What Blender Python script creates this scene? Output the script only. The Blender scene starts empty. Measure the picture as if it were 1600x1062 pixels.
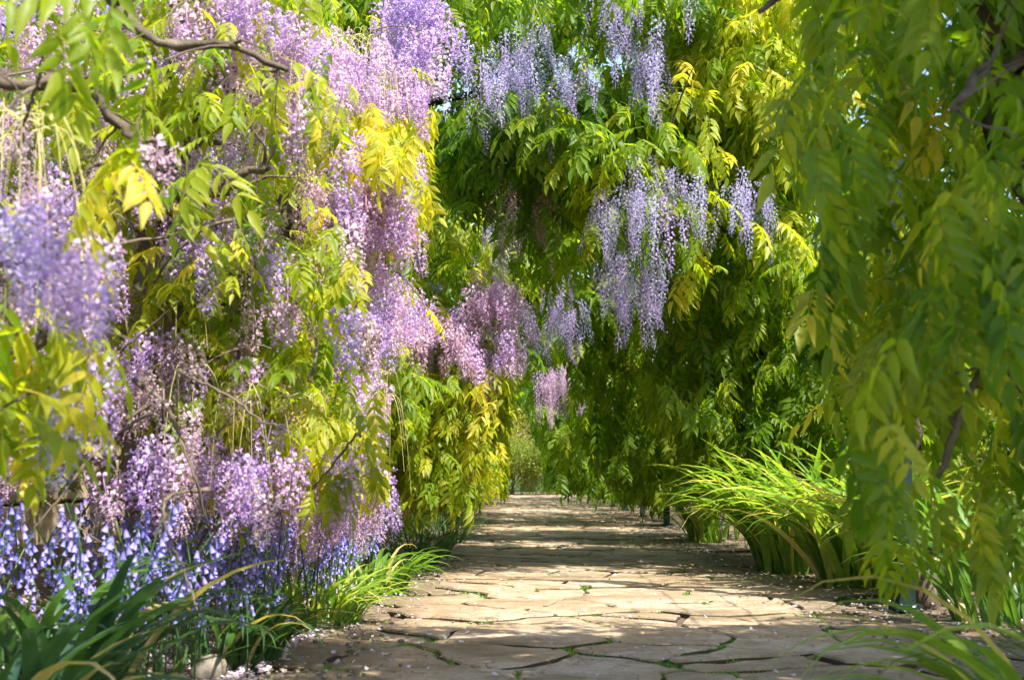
import bpy, bmesh, math, random
import numpy as np
from mathutils import Vector, Matrix, Euler, noise
random.seed(7)
R = math.radians
scene = bpy.context.scene
col = scene.collection

# ------------------------------------------------------------------ camera
cam_d = bpy.data.cameras.new('camera')
cam = bpy.data.objects.new('camera', cam_d); col.objects.link(cam)
cam.location = (0, 0, 0.60)
cam.rotation_euler = (R(90 + 5.5), 0, R(0.64))
cam_d.lens = 50; cam_d.sensor_width = 36; cam_d.clip_end = 1000; cam_d.clip_start = 0.05
cam_d.dof.use_dof = True; cam_d.dof.focus_distance = 8.5; cam_d.dof.aperture_fstop = 6.3
scene.camera = cam
# ------------------------------------------------------------------ light
SUN = Vector((0.40, -0.45, 0.80)).normalized()          # towards the sun
w = bpy.data.worlds.new('World'); scene.world = w; w.use_nodes = True
wn = w.node_tree.nodes; sky = wn.new('ShaderNodeTexSky'); sky.sky_type = 'NISHITA'; sky.sun_disc = False
sky.sun_elevation = math.asin(SUN.z); sky.sun_rotation = math.atan2(SUN.x, SUN.y)
sky.air_density = 1.0; sky.dust_density = 1.5
w.node_tree.links.new(sky.outputs[0], wn['Background'].inputs[0]); wn['Background'].inputs[1].default_value = 0.15
sd = bpy.data.lights.new('sun', 'SUN'); sd.energy = 5.0; sd.angle = R(0.5); sd.color = (1, 0.95, 0.88)
so = bpy.data.objects.new('sun', sd); col.objects.link(so)
so.rotation_euler = (-SUN).to_track_quat('-Z', 'Y').to_euler(); so.location = (5, -5, 12)
scene.view_settings.view_transform = 'Standard'; scene.view_settings.look = 'None'
scene.view_settings.exposure = 1.55; scene.view_settings.gamma = 1; scene.view_settings.use_curve_mapping = False
scene.render.engine = 'CYCLES'
cy = scene.cycles; cy.max_bounces = 9; cy.diffuse_bounces = 6; cy.transmission_bounces = 6; cy.glossy_bounces = 2
cy.sample_clamp_indirect = 6; cy.use_denoising = True; cy.caustics_reflective = False; cy.caustics_refractive = False
try: cy.denoiser = 'OPENIMAGEDENOISE'
except Exception: pass

# ------------------------------------------------------------------ measuring helper: photo pixel + distance -> world point
FPX = 1600 * 50 / 36
MC = Euler(cam.rotation_euler).to_matrix()
def P(px, py, D):
    d = MC @ Vector(((px - 800) / FPX, (531 - py) / FPX, -1))
    return Vector(cam.location) + d * (D / d.y)

# ------------------------------------------------------------------ materials
def new_mat(name):
    m = bpy.data.materials.new(name); m.use_nodes = True
    nt = m.node_tree; nt.nodes.clear()
    out = nt.nodes.new('ShaderNodeOutputMaterial')
    return m, nt, out
def ramp(nt, stops, src=None, interp='LINEAR'):
    r = nt.nodes.new('ShaderNodeValToRGB'); r.color_ramp.interpolation = interp
    e = r.color_ramp.elements
    while len(e) < len(stops): e.new(0.5)
    for i, (p, c) in enumerate(stops):
        e[i].position = p; e[i].color = (*c, 1) if len(c) == 3 else c
    if src is not None: nt.links.new(src, r.inputs[0])
    return r
def math_n(nt, op, a, b=None, clamp=False):
    n = nt.nodes.new('ShaderNodeMath'); n.operation = op; n.use_clamp = clamp
    for i, v in enumerate((a, b)):
        if v is None: continue
        if isinstance(v, (int, float)): n.inputs[i].default_value = v
        else: nt.links.new(v, n.inputs[i])
    return n.outputs[0]
def attr(nt, name, typ='GEOMETRY'):
    a = nt.nodes.new('ShaderNodeAttribute'); a.attribute_name = name; a.attribute_type = typ
    return a
def mixc(nt, fac, a, b, mode='MIX'):
    n = nt.nodes.new('ShaderNodeMix'); n.data_type = 'RGBA'; n.blend_type = mode
    for s, v in ((n.inputs[0], fac), (n.inputs[6], a), (n.inputs[7], b)):
        if isinstance(v, (int, float)): s.default_value = v
        elif isinstance(v, tuple): s.default_value = (*v, 1)
        else: nt.links.new(v, s)
    return n.outputs[2]
def noise_n(nt, scale, detail=4, rough=0.6, coord='Object', vec=None):
    n = nt.nodes.new('ShaderNodeTexNoise'); n.inputs['Scale'].default_value = scale
    n.inputs['Detail'].default_value = detail; n.inputs['Roughness'].default_value = rough
    if vec is None:
        t = nt.nodes.new('ShaderNodeTexCoord'); vec = t.outputs[coord]
    nt.links.new(vec, n.inputs['Vector'])
    return n.outputs['Fac']
def foliage_mat(name, stops, boost, trans=0.42, rough=0.45, spec=0.35, tint_name='tint'):
    m, nt, out = new_mat(name)
    t = attr(nt, tint_name, 'INSTANCER').outputs['Fac']
    oi = nt.nodes.new('ShaderNodeObjectInfo')
    jit = math_n(nt, 'MULTIPLY', math_n(nt, 'SUBTRACT', oi.outputs['Random'], 0.5), 0.14)
    pv = attr(nt, 'pv').outputs['Fac']
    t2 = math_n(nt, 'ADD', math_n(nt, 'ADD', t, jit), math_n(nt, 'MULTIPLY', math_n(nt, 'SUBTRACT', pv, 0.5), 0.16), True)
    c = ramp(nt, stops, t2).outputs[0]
    nz = noise_n(nt, 30, 2)
    c = mixc(nt, 0.5, c, ramp(nt, [(0.3, (0.75, 0.75, 0.75)), (0.7, (1.2, 1.2, 1.15))], nz).outputs[0], 'MULTIPLY')
    b = nt.nodes.new('ShaderNodeBsdfPrincipled'); nt.links.new(c, b.inputs['Base Color'])
    b.inputs['Roughness'].default_value = rough; b.inputs['Specular IOR Level'].default_value = spec
    tr = nt.nodes.new('ShaderNodeBsdfTranslucent')
    nt.links.new(mixc(nt, 1.0, c, boost, 'MULTIPLY'), tr.inputs[0])
    mx = nt.nodes.new('ShaderNodeMixShader'); mx.inputs[0].default_value = trans
    nt.links.new(b.outputs[0], mx.inputs[1]); nt.links.new(tr.outputs[0], mx.inputs[2]); nt.links.new(mx.outputs[0], out.inputs[0])
    return m
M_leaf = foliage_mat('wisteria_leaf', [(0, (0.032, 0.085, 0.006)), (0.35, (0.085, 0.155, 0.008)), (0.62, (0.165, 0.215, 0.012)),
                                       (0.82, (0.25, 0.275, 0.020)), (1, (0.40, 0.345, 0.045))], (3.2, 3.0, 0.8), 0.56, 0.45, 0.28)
M_blade = foliage_mat('strap_leaf', [(0, (0.028, 0.07, 0.038)), (0.4, (0.06, 0.13, 0.028)), (0.72, (0.13, 0.24, 0.025)), (.9, (0.30, 0.36, 0.06)), (1, (.42, .34, .14))],
                      (2.4, 2.4, 1.0), 0.35, 0.35, 0.5)
M_shrub = foliage_mat('shrub_leaf', [(0, (0.02, 0.05, 0.01)), (0.5, (0.07, 0.15, 0.015)), (1, (0.24, 0.24, 0.03))], (2.4, 2.2, 1.0), 0.4, 0.45, 0.35)
def petal_mat(name, stops, pale, trans=0.45):
    m, nt, out = new_mat(name)
    t = attr(nt, 'tint', 'INSTANCER').outputs['Fac']
    oi = nt.nodes.new('ShaderNodeObjectInfo')
    t2 = math_n(nt, 'ADD', t, math_n(nt, 'MULTIPLY', math_n(nt, 'SUBTRACT', oi.outputs['Random'], 0.5), 0.2), True)
    c = ramp(nt, stops, t2).outputs[0]
    pv = attr(nt, 'pv').outputs['Fac']
    fade = ramp(nt, [(.84, (1, 1, 1)), (.95, (.15, .15, .15))], t2).outputs[0]
    c = mixc(nt, math_n(nt, 'MULTIPLY', pv, fade), c, pale)
    b = nt.nodes.new('ShaderNodeBsdfPrincipled'); nt.links.new(c, b.inputs['Base Color'])
    b.inputs['Roughness'].default_value = 0.6; b.inputs['Specular IOR Level'].default_value = 0.2
    tr = nt.nodes.new('ShaderNodeBsdfTranslucent'); nt.links.new(c, tr.inputs[0])
    mx = nt.nodes.new('ShaderNodeMixShader'); mx.inputs[0].default_value = trans
    nt.links.new(b.outputs[0], mx.inputs[1]); nt.links.new(tr.outputs[0], mx.inputs[2]); nt.links.new(mx.outputs[0], out.inputs[0])
    return m
M_petal = petal_mat('wisteria_petal', [(0, (0.44, 0.43, 0.68)), (0.3, (0.38, 0.22, 0.58)), (0.6, (0.56, 0.32, 0.56)), (0.82, (0.66, 0.45, 0.50)), (0.93, (0.30, 0.22, 0.17)), (1, (0.16, 0.11, 0.08))], (0.78, 0.70, 0.78))
M_bell = petal_mat('bluebell_petal', [(0, (0.16, 0.16, 0.56)), (1, (0.36, 0.30, 0.70))], (0.58, 0.56, 0.84), 0.35)

def simple_mat(name, stops, scale, bump=0.4, bscale=None, rough=0.85, coord='Object', spec=0.2, island=False, stretch=None, bdist=0.02):
    m, nt, out = new_mat(name)
    vec = None
    if stretch:
        t = nt.nodes.new('ShaderNodeTexCoord'); mp = nt.nodes.new('ShaderNodeMapping'); mp.inputs['Scale'].default_value = stretch
        nt.links.new(t.outputs[coord], mp.inputs[0]); vec = mp.outputs[0]
    f = noise_n(nt, scale, 6, 0.65, coord, vec)
    c = ramp(nt, stops, f).outputs[0]
    if island:
        g = nt.nodes.new('ShaderNodeNewGeometry')
        c = mixc(nt, 1.0, c, ramp(nt, [(0, (0.75, 0.72, 0.68)), (1, (1.2, 1.2, 1.2))], g.outputs['Random Per Island']).outputs[0], 'MULTIPLY')
    b = nt.nodes.new('ShaderNodeBsdfPrincipled'); nt.links.new(c, b.inputs['Base Color'])
    b.inputs['Roughness'].default_value = rough; b.inputs['Specular IOR Level'].default_value = spec
    bp = nt.nodes.new('ShaderNodeBump'); bp.inputs['Strength'].default_value = bump; bp.inputs['Distance'].default_value = bdist
    nt.links.new(noise_n(nt, bscale or scale * 4, 8, 0.7, coord, vec), bp.inputs['Height']); nt.links.new(bp.outputs[0], b.inputs['Normal'])
    nt.links.new(b.outputs[0], out.inputs[0])
    return m
M_bark = simple_mat('bark', [(0.3, (0.05, 0.038, 0.028)), (0.55, (0.15, 0.115, 0.08)), (0.75, (0.26, 0.22, 0.17))], 9, 1.0, 30, stretch=(1, 1, 0.25), coord='Object')
M_soil = simple_mat('soil', [(0.25, (0.055, 0.038, 0.024)), (0.5, (0.14, 0.10, 0.065)), (0.62, (0.20, 0.15, 0.095)), (0.78, (0.06, 0.09, 0.018))], 2.2, 1.0, 25, 0.95)
M_grass = simple_mat('ground_grass', [(0.3, (0.03, 0.06, 0.012)), (0.6, (0.07, 0.12, 0.02)), (0.8, (0.14, 0.12, 0.05))], 0.8, 0.8, 30, 0.95)
M_wall = simple_mat('wall_stone', [(0.3, (0.28, 0.21, 0.14)), (0.55, (0.46, 0.36, 0.25)), (0.75, (0.56, 0.48, 0.37))], 5, 0.8, 30, island=True)
M_metal = simple_mat('painted_metal', [(0.3, (0.007, 0.018, 0.015)), (0.7, (0.014, 0.03, 0.026))], 6, 0.15, 60, 0.6, spec=0.15)
M_wood = simple_mat('weathered_wood', [(0.3, (0.12, 0.10, 0.08)), (0.7, (0.24, 0.21, 0.17))], 8, 0.5, 40)
M_straw = simple_mat('dry_stalk', [(0.3, (0.30, 0.27, 0.08)), (0.7, (0.52, 0.46, 0.2))], 8, 0.1, 40, 0.6)
M_rock = simple_mat('edging_rock', [(0.3, (0.14, 0.12, 0.09)), (0.6, (0.3, 0.26, 0.2)), (0.8, (0.38, 0.34, 0.28))], 12, 0.9, 40)

def stone_mat():
    m, nt, out = new_mat('flagstone')
    tc = nt.nodes.new('ShaderNodeNewGeometry'); pos = tc.outputs['Position']
    f1 = noise_n(nt, 1.7, 6, 0.65, vec=pos); f2 = noise_n(nt, 9, 8, 0.75, vec=pos); f3 = noise_n(nt, 60, 4, 0.7, vec=pos)
    c = ramp(nt, [(0.3, (0.22, 0.155, 0.10)), (0.47, (0.42, 0.315, 0.205)), (0.62, (0.53, 0.435, 0.34)), (0.75, (0.44, 0.38, 0.31))], f1).outputs[0]
    c = mixc(nt, 1.0, c, ramp(nt, [(0.30, (0.42, 0.37, 0.30)), (0.43, (0.88, 0.86, 0.82)), (0.7, (1.1, 1.1, 1.1))], f2).outputs[0], 'MULTIPLY')
    c = mixc(nt, 0.6, c, ramp(nt, [(0.3, (0.65, 0.63, 0.6)), (0.6, (1.1, 1.1, 1.1))], f3).outputs[0], 'MULTIPLY')
    c = mixc(nt, 1.0, c, ramp(nt, [(0, (0.58, 0.55, 0.53)), (0.35, (.88, .86, .84)), (0.7, (1.02, 1.0, .96)), (1, (1.18, 1.13, 1.02))], tc.outputs['Random Per Island']).outputs[0], 'MULTIPLY')
    # damp moss film in worn places
    mo = noise_n(nt, 0.9, 5, 0.7, vec=pos)
    c = mixc(nt, ramp(nt, [(0.54, (0, 0, 0)), (0.64, (0.7, 0.7, 0.7))], mo).outputs[0], c, (0.15, 0.125, 0.06))
    # soil film towards the edges of the path
    sx = nt.nodes.new('ShaderNodeSeparateXYZ'); nt.links.new(pos, sx.inputs[0])
    ax = math_n(nt, 'ABSOLUTE', math_n(nt, 'SUBTRACT', sx.outputs[0], 0.42))
    ax = math_n(nt, 'ADD', ax, math_n(nt, 'MULTIPLY', math_n(nt, 'SUBTRACT', f1, 0.5), 1.1))
    ax = math_n(nt, 'ADD', ax, math_n(nt, 'MULTIPLY', math_n(nt, 'SUBTRACT', f2, 0.5), 0.5))
    c = mixc(nt, ramp(nt, [(0.82, (0, 0, 0)), (1.0, (0.85, 0.85, 0.85))], ax).outputs[0], c, (0.17, 0.125, 0.075))
    # fine dark cracks
    v = nt.nodes.new('ShaderNodeTexVoronoi'); v.feature = 'DISTANCE_TO_EDGE'; v.inputs['Scale'].default_value = 3.1
    mp = nt.nodes.new('ShaderNodeMapping'); mp.inputs['Scale'].default_value = (0.6, 1.6, 1)
    ad = nt.nodes.new('ShaderNodeVectorMath'); ad.operation = 'ADD'
    cn = nt.nodes.new('ShaderNodeTexNoise'); cn.inputs['Scale'].default_value = 3; cn.inputs['Detail'].default_value = 6
    nt.links.new(pos, cn.inputs['Vector']); nt.links.new(pos, ad.inputs[0]); nt.links.new(cn.outputs['Color'], ad.inputs[1])
    nt.links.new(ad.outputs[0], mp.inputs[0]); nt.links.new(mp.outputs[0], v.inputs['Vector'])
    cr = ramp(nt, [(0.0, (1, 1, 1)), (0.012, (0, 0, 0))], v.outputs['Distance']).outputs[0]
    cr = math_n(nt, 'MULTIPLY', cr, ramp(nt, [(0.42, (0, 0, 0)), (0.50, (1, 1, 1))], f1).outputs[0])
    c = mixc(nt, math_n(nt, 'MULTIPLY', cr, 0.75), c, (0.06, 0.045, 0.03))
    b = nt.nodes.new('ShaderNodeBsdfPrincipled'); nt.links.new(c, b.inputs['Base Color'])
    b.inputs['Roughness'].default_value = 0.72; b.inputs['Specular IOR Level'].default_value = 0.35
    h = math_n(nt, 'ADD', math_n(nt, 'MULTIPLY', f2, 1.0), math_n(nt, 'MULTIPLY', f3, 0.25))
    h = math_n(nt, 'SUBTRACT', h, math_n(nt, 'MULTIPLY', cr, 0.3))
    bp = nt.nodes.new('ShaderNodeBump'); bp.inputs['Strength'].default_value = 1.0; bp.inputs['Distance'].default_value = 0.035
    nt.links.new(h, bp.inputs['Height']); nt.links.new(bp.outputs[0], b.inputs['Normal']); nt.links.new(b.outputs[0], out.inputs[0])
    return m
M_stone = stone_mat()
M_joint = simple_mat('joint_dirt_shade', [(0.3, (0.035, 0.025, 0.015)), (0.55, (0.08, 0.058, 0.034)), (0.7, (0.06, 0.075, 0.018))], 7, 0.6, 40, 0.95, coord='Object')  # soil and moss stain, darkened to stand in for shade on slab sides

# ------------------------------------------------------------------ mesh helpers
def mk_mesh(name, V, F, mat, pv=None, smooth=True):
    me = bpy.data.meshes.new(name); me.from_pydata([tuple(v) for v in V], [], F)
    if mat: me.materials.append(mat)
    if pv is not None:
        a = me.attributes.new('pv', 'FLOAT', 'POINT'); a.data.foreach_set('value', np.array(pv, dtype=np.float32))
    if smooth: me.polygons.foreach_set('use_smooth', [True] * len(me.polygons))
    me.update(); return me
def add_obj(name, me, parent=None, loc=(0, 0, 0), rot=(0, 0, 0), scl=1.0, tint=None):
    o = bpy.data.objects.new(name, me); col.objects.link(o)
    if parent: o.parent = parent
    o.location = loc; o.rotation_euler = rot; o.scale = (scl,) * 3
    if tint is not None: o['tint'] = float(tint)
    return o
def tag(o, label=None, cat=None, group=None, kind=None):
    if label: o['label'] = label
    if cat: o['category'] = cat
    if group: o['group'] = group
    if kind: o['kind'] = kind
    return o
def empty(name, loc=(0, 0, 0), rz=0):
    o = bpy.data.objects.new(name, None); col.objects.link(o); o.location = loc; o.rotation_euler = (0, 0, rz)
    o.empty_display_size = 0.1; return o
def tube(V, F, pts, radii, sides=8, wob=0.0, cap=True):
    pts = [Vector(p) for p in pts]; n = len(pts); base = len(V)
    up = Vector((0.13, 0.21, 0.97))
    for i, p in enumerate(pts):
        t = (pts[min(i + 1, n - 1)] - pts[max(i - 1, 0)]).normalized()
        a = t.cross(up)
        if a.length < 0.1: a = t.cross(Vector((1, 0, 0)))
        a.normalize(); b = t.cross(a).normalized()
        for k in range(sides):
            an = 2 * math.pi * k / sides + i * 0.12
            rr = radii[i] * (1 + wob * noise.noise(Vector((k * 1.7, i * 0.35, p.x * 3)))) * (1 + wob * 0.4 * math.sin(3 * an))
            V.append(p + (a * math.cos(an) + b * math.sin(an)) * rr)
    for i in range(n - 1):
        for k in range(sides):
            k2 = (k + 1) % sides
            F.append((base + i * sides + k, base + i * sides + k2, base + (i + 1) * sides + k2, base + (i + 1) * sides + k))
    if cap:
        F.append(tuple(base + k for k in range(sides))[::-1]); F.append(tuple(base + (n - 1) * sides + k for k in range(sides)))
def smooth_path(ctrl, rad, sub=6, jit=0.0):
    pts, rr = [], []
    c = [Vector(p) for p in ctrl]
    for i in range(len(c) - 1):
        p0 = c[max(i - 1, 0)]; p1 = c[i]; p2 = c[i + 1]; p3 = c[min(i + 2, len(c) - 1)]
        for s in range(sub):
            t = s / sub
            q = 0.5 * ((2 * p1) + (p2 - p0) * t + (2 * p0 - 5 * p1 + 4 * p2 - p3) * t * t + (3 * p1 - p0 - 3 * p2 + p3) * t ** 3)
            q += Vector([random.uniform(-jit, jit) for _ in range(3)])
            pts.append(q); rr.append(rad[i] + (rad[i + 1] - rad[i]) * t)
    pts.append(c[-1]); rr.append(rad[-1])
    return pts, rr

# ---- compound leaf ----------------------------------------------------------
def leaflet(V, F, pv, base, d, nrm, ln, wd, shade, droop=0.25):
    d = d.normalized(); s = d.cross(nrm).normalized(); n = s.cross(d).normalized()
    b0 = len(V); prof = ((0, 0), (0.16, 0.36), (0.42, 0.5), (0.72, 0.27), (1, 0))
    mid = []
    for t, w_ in prof: mid.append(base + d * ln * t - Vector((0, 0, 1)) * droop * ln * t * t + s * ln * .06 * math.sin(t * 3 + shade * 6))
    V += mid
    for sg in (-1, 1):
        for i in (1, 2, 3): V.append(mid[i] + s * sg * wd * prof[i][1] + n * wd * (0.18 + .06 * (i - 2) * sg))
    pv += [shade] * 11
    for o_, fl in ((5, 0), (8, 1)):
        fs = [(0, o_, 1), (1, o_, o_ + 1, 2), (2, o_ + 1, o_ + 2, 3), (3, o_ + 2, 4)]
        for f in fs: F.append(tuple(b0 + q for q in (f if not fl else f[::-1])))
def compound_leaf(seed, pairs=5, L=0.25):
    rnd = random.Random(seed); V, F, pv = [], [], []
    curve = rnd.uniform(0.15, 0.5); side = rnd.uniform(-0.15, 0.15)
    def pt(t): return Vector((side * L * t * t, L * t * (1 - 0.12 * t), -curve * L * t * t))
    pts = [pt(t / 5) for t in range(6)]; tube(V, F, pts, [0.0022, 0.002, 0.0017, 0.0014, 0.001, 0.0008], 3, cap=False)
    pv += [0.9] * len(V)
    for k in range(pairs + 1):
        t = 0.24 + 0.76 * k / pairs; p = pt(t); tg = (pt(min(t + .05, 1.05)) - pt(t - .05)).normalized()
        if k == pairs:
            leaflet(V, F, pv, p, tg, Vector((0, 0, 1)), 0.078, 0.033, rnd.random(), 0.3); continue
        for sg in (-1, 1):
            a = rnd.uniform(48, 72) * (1 - 0.25 * t)
            d = (tg * math.cos(R(a)) + Vector((1, 0, 0)) * sg * math.sin(R(a)) + Vector((0, 0, rnd.uniform(-0.5, 0.0)))).normalized()
            ln = rnd.uniform(0.068, 0.09) * (1 - 0.2 * abs(t - 0.6)); nr = Vector((rnd.uniform(-.35, .35) , 0, 1)).normalized()
            leaflet(V, F, pv, p + tg * rnd.uniform(-.006, .006), d, nr, ln, ln * rnd.uniform(0.34, 0.44), rnd.random(), rnd.uniform(0.15, 0.5))
    return mk_mesh('leaf', V, F, M_leaf, pv)
LEAF = [compound_leaf(i + 1, 4 if i % 2 else 5, 0.22 + 0.03 * (i % 3)) for i in range(7)]

# ---- flower clusters ---------------------------------------------------------
def floret(V, F, pv, p, out, sz, rnd, bud=False):
    out = out.normalized(); up = Vector((0, 0, 1)); s = out.cross(up)
    if s.length < .1: s = Vector((1, 0, 0))
    s.normalize(); u = s.cross(out).normalized(); b = len(V)
    if bud:
        V += [p, p + out * sz * .9 + s * sz * .25, p + out * sz * .9 - s * sz * .25, p + out * sz * 1.3 - u * sz * .3]
        pv += [0.1] * 4; F += [(b, b + 1, b + 3), (b, b + 3, b + 2), (b, b + 2, b + 1)]; return
    k = rnd.uniform(0.8, 1.2) * sz; tl = rnd.uniform(-.3, .3); s = (s + u * tl).normalized()
    c = p + out * k * .7
    V += [p, c - s * k * .55 + u * k * .25, c - s * k * .3 + u * k * .85 + out * k * .1, c + s * k * .3 + u * k * .85 + out * k * .1,
          c + s * k * .55 + u * k * .25, c + out * k * .25 + u * k * .15]
    pl = rnd.choice((rnd.uniform(.1, .45), rnd.uniform(.3, .85))); pv += [pl * .6, pl, pl, pl, pl, pl * .8]
    F += [(b, b + 5, b + 1), (b + 1, b + 5, b + 2), (b + 5, b + 3, b + 2), (b + 5, b + 4, b + 3), (b, b + 4, b + 5)]
    b = len(V)
    V += [c - u * k * .05, c + out * k * .85 - s * k * .28 - u * k * .05, c + out * k * .95 - u * k * .5, c + out * k * .85 + s * k * .28 - u * k * .05]
    dk = rnd.uniform(0, .25); pv += [dk] * 4; F += [(b, b + 1, b + 2), (b, b + 2, b + 3)]
def raceme(seed, L, n, rad, sz, taper=1.0, bend=0.0, sparse_top=0.1):
    rnd = random.Random(seed); V, F, pv = [], [], []
    def ax(t): return Vector((bend * L * t * t, 0, -L * t))
    tube(V, F, [ax(i / 5) for i in range(6)], [0.0025 * (1 - .12 * i) for i in range(6)], 3, cap=False); pv += [0.0] * len(V)
    for i in range(n):
        t = sparse_top + (1 - sparse_top) * (i + rnd.random()) / n
        an = i * 2.399 + rnd.uniform(-.4, .4)
        r = rad * (1 - t ** 1.6 * taper) * rnd.uniform(0.65, 1.1) + 0.004
        d = Vector((math.cos(an), math.sin(an), rnd.uniform(-.15, .35)))
        floret(V, F, pv, ax(t) + d * r, d + Vector((0, 0, rnd.uniform(-.5, .1))), sz * (1.18 - .5 * t), rnd, t > .93)
    return mk_mesh('flower_cluster', V, F, M_petal, pv, False)
LONG = [raceme(11 + i, L, n, .028, .0115, .9, b, 0.06) for i, (L, n, b) in enumerate(((.42, 84, .03), (.36, 72, -.04), (.50, 98, .0), (.30, 58, .06)))]
PLUMP = [raceme(31 + i, L, n, .038, .0148, .75, b) for i, (L, n, b) in enumerate(((.19, 80, .1), (.24, 92, -.15), (.16, 66, .2), (.28, 100, .05)))]
def stalk_bundle(seed):
    rnd = random.Random(seed); V, F = [], []
    for i in range(6):
        a = rnd.uniform(0, 6.28); L = rnd.uniform(.2, .4); r = rnd.uniform(.02, .15)
        st = Vector((rnd.uniform(-.04, .04), rnd.uniform(-.04, .04), 0))
        pts = [st + Vector((math.cos(a) * r * t ** .7, math.sin(a) * r * t ** .7, .06 * math.sin(t * 2.5) - L * t * t)) for t in [j / 6 for j in range(7)]]
        tube(V, F, pts, [.0015, .0014, .0013, .0012, .0011, .001, .0008], 3, cap=False)
    return mk_mesh('stalk', V, F, M_straw)
STALK = [stalk_bundle(i) for i in range(3)]

# ---- geometry-nodes scatter (for what nobody could count) -------------------------
def scatter(name, meshes, rows, parent=None, origin=Vector((0, 0, 0))):
    """rows: (pos, euler, scale, variant, tint). One object; the pieces are instanced on its points."""
    me = bpy.data.meshes.new(name); n = len(rows)
    me.vertices.add(n)
    me.vertices.foreach_set('co', np.array([tuple(Vector(r[0]) - origin) for r in rows], dtype=np.float32).ravel())
    def put(nm, typ, arr, key):
        a = me.attributes.new(nm, typ, 'POINT'); a.data.foreach_set(key, arr)
    put('rot', 'FLOAT_VECTOR', np.array([tuple(r[1]) for r in rows], dtype=np.float32).ravel(), 'vector')
    put('scl', 'FLOAT', np.array([r[2] for r in rows], dtype=np.float32), 'value')
    put('var', 'INT', np.array([r[3] % len(meshes) for r in rows], dtype=np.int32), 'value')
    put('tint', 'FLOAT', np.array([r[4] for r in rows], dtype=np.float32), 'value')
    me.update()
    o = bpy.data.objects.new(name, me); col.objects.link(o)
    if parent: o.parent = parent
    ng = bpy.data.node_groups.new('scatter_' + name, 'GeometryNodeTree')
    ng.interface.new_socket('Geometry', in_out='INPUT', socket_type='NodeSocketGeometry')
    ng.interface.new_socket('Geometry', in_out='OUTPUT', socket_type='NodeSocketGeometry')
    gi = ng.nodes.new('NodeGroupInput'); go = ng.nodes.new('NodeGroupOutput'); L = ng.links
    def named(nm, dt):
        a = ng.nodes.new('GeometryNodeInputNamedAttribute'); a.data_type = dt; a.inputs['Name'].default_value = nm; return a.outputs['Attribute']
    gti = ng.nodes.new('GeometryNodeGeometryToInstance')
    for m in reversed(meshes):
        oi = ng.nodes.new('GeometryNodeObjectInfo'); oi.inputs['Object'].default_value = carrier(m); L.new(oi.outputs['Geometry'], gti.inputs[0])
    iop = ng.nodes.new('GeometryNodeInstanceOnPoints'); iop.inputs['Pick Instance'].default_value = True
    L.new(gi.outputs[0], iop.inputs['Points']); L.new(gti.outputs[0], iop.inputs['Instance'])
    L.new(named('var', 'INT'), iop.inputs['Instance Index']); L.new(named('rot', 'FLOAT_VECTOR'), iop.inputs['Rotation']); L.new(named('scl', 'FLOAT'), iop.inputs['Scale'])
    L.new(iop.outputs[0], go.inputs[0])
    md = o.modifiers.new('scatter', 'NODES'); md.node_group = ng
    o['kind'] = 'stuff'; return o
_car = {}
def carrier(me):                                   # an unlinked object that only lends its mesh data
    if me.name not in _car: _car[me.name] = bpy.data.objects.new('source_' + me.name, me)
    return _car[me.name]

# ------------------------------------------------------------------ ground, beds, path
def grid_mesh(name, x0, x1, y0, y1, nx, ny, fz, mat):
    V = [(x0 + (x1 - x0) * i / nx, y0 + (y1 - y0) * j / ny, 0) for j in range(ny + 1) for i in range(nx + 1)]
    V = [(x, y, fz(x, y)) for x, y, _ in V]
    F = [(j * (nx + 1) + i, j * (nx + 1) + i + 1, (j + 1) * (nx + 1) + i + 1, (j + 1) * (nx + 1) + i) for j in range(ny) for i in range(nx)]
    return mk_mesh(name, V, F, mat)
g = add_obj('ground', grid_mesh('ground', -300, 300, -60, 500, 12, 12, lambda x, y: -0.06, M_grass)); tag(g, 'grassy ground under and around the garden walk', kind='structure')
def sstep(a, b, x):
    t = min(max((x - a) / (b - a), 0), 1); return t * t * (3 - 2 * t)
def nz(x, y, s, a): return noise.noise(Vector((x * s, y * s, 3.3))) * a
def z_left(x, y):
    return -0.019 + 0.29 * sstep(-0.85, -2.3, x) + nz(x, y, 2.5, 0.03) * sstep(-.7, -1.1, x) + nz(x, y, 9, 0.012 if x < -.9 or x > 1.6 else .007)
def z_right(x, y):
    return -0.019 + 0.09 * sstep(1.7, 2.6, x) + nz(x, y, 2.5, 0.04) * sstep(1.5, 1.9, x) + nz(x, y, 9, 0.012 if x < -.9 or x > 1.6 else .007)
def z_bed(x, y): return z_left(x, y) if x < 0.4 else z_right(x, y)
g = add_obj('soil_bed', grid_mesh('soil_bed', -4.5, 5.5, 0.3, 58, 110, 420, z_bed, M_soil)); tag(g, 'brown soil beds with moss beside the stone path', kind='structure')

# crazy paving: irregular flagstones from a jittered Voronoi cut
def clip_poly(poly, nx_, ny_, d):
    out = []
    for i in range(len(poly)):
        a = poly[i]; b = poly[(i + 1) % len(poly)]
        da = a[0] * nx_ + a[1] * ny_ - d; db = b[0] * nx_ + b[1] * ny_ - d
        if da <= 0: out.append(a)
        if (da < 0 < db) or (db < 0 < da):
            t = da / (da - db); out.append((a[0] + (b[0] - a[0]) * t, a[1] + (b[1] - a[1]) * t))
    return out
path = empty('path', (0.45, 1.5, 0)); path['kind'] = 'structure'; path['label'] = 'crazy paved flagstone path running down the tunnel'
rp = random.Random(5); sites = []
y = 1.2
while y < 47:
    st = rp.uniform(.22, .38)
    x = -1.05 + rp.uniform(-.2, .2)
    while x < 1.95:
        sites.append((x + rp.uniform(-.16, .16), y + rp.uniform(-.2, .2))); x += rp.uniform(.3, .72)
    y += st
polys = []
S = np.array(sites)
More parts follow.
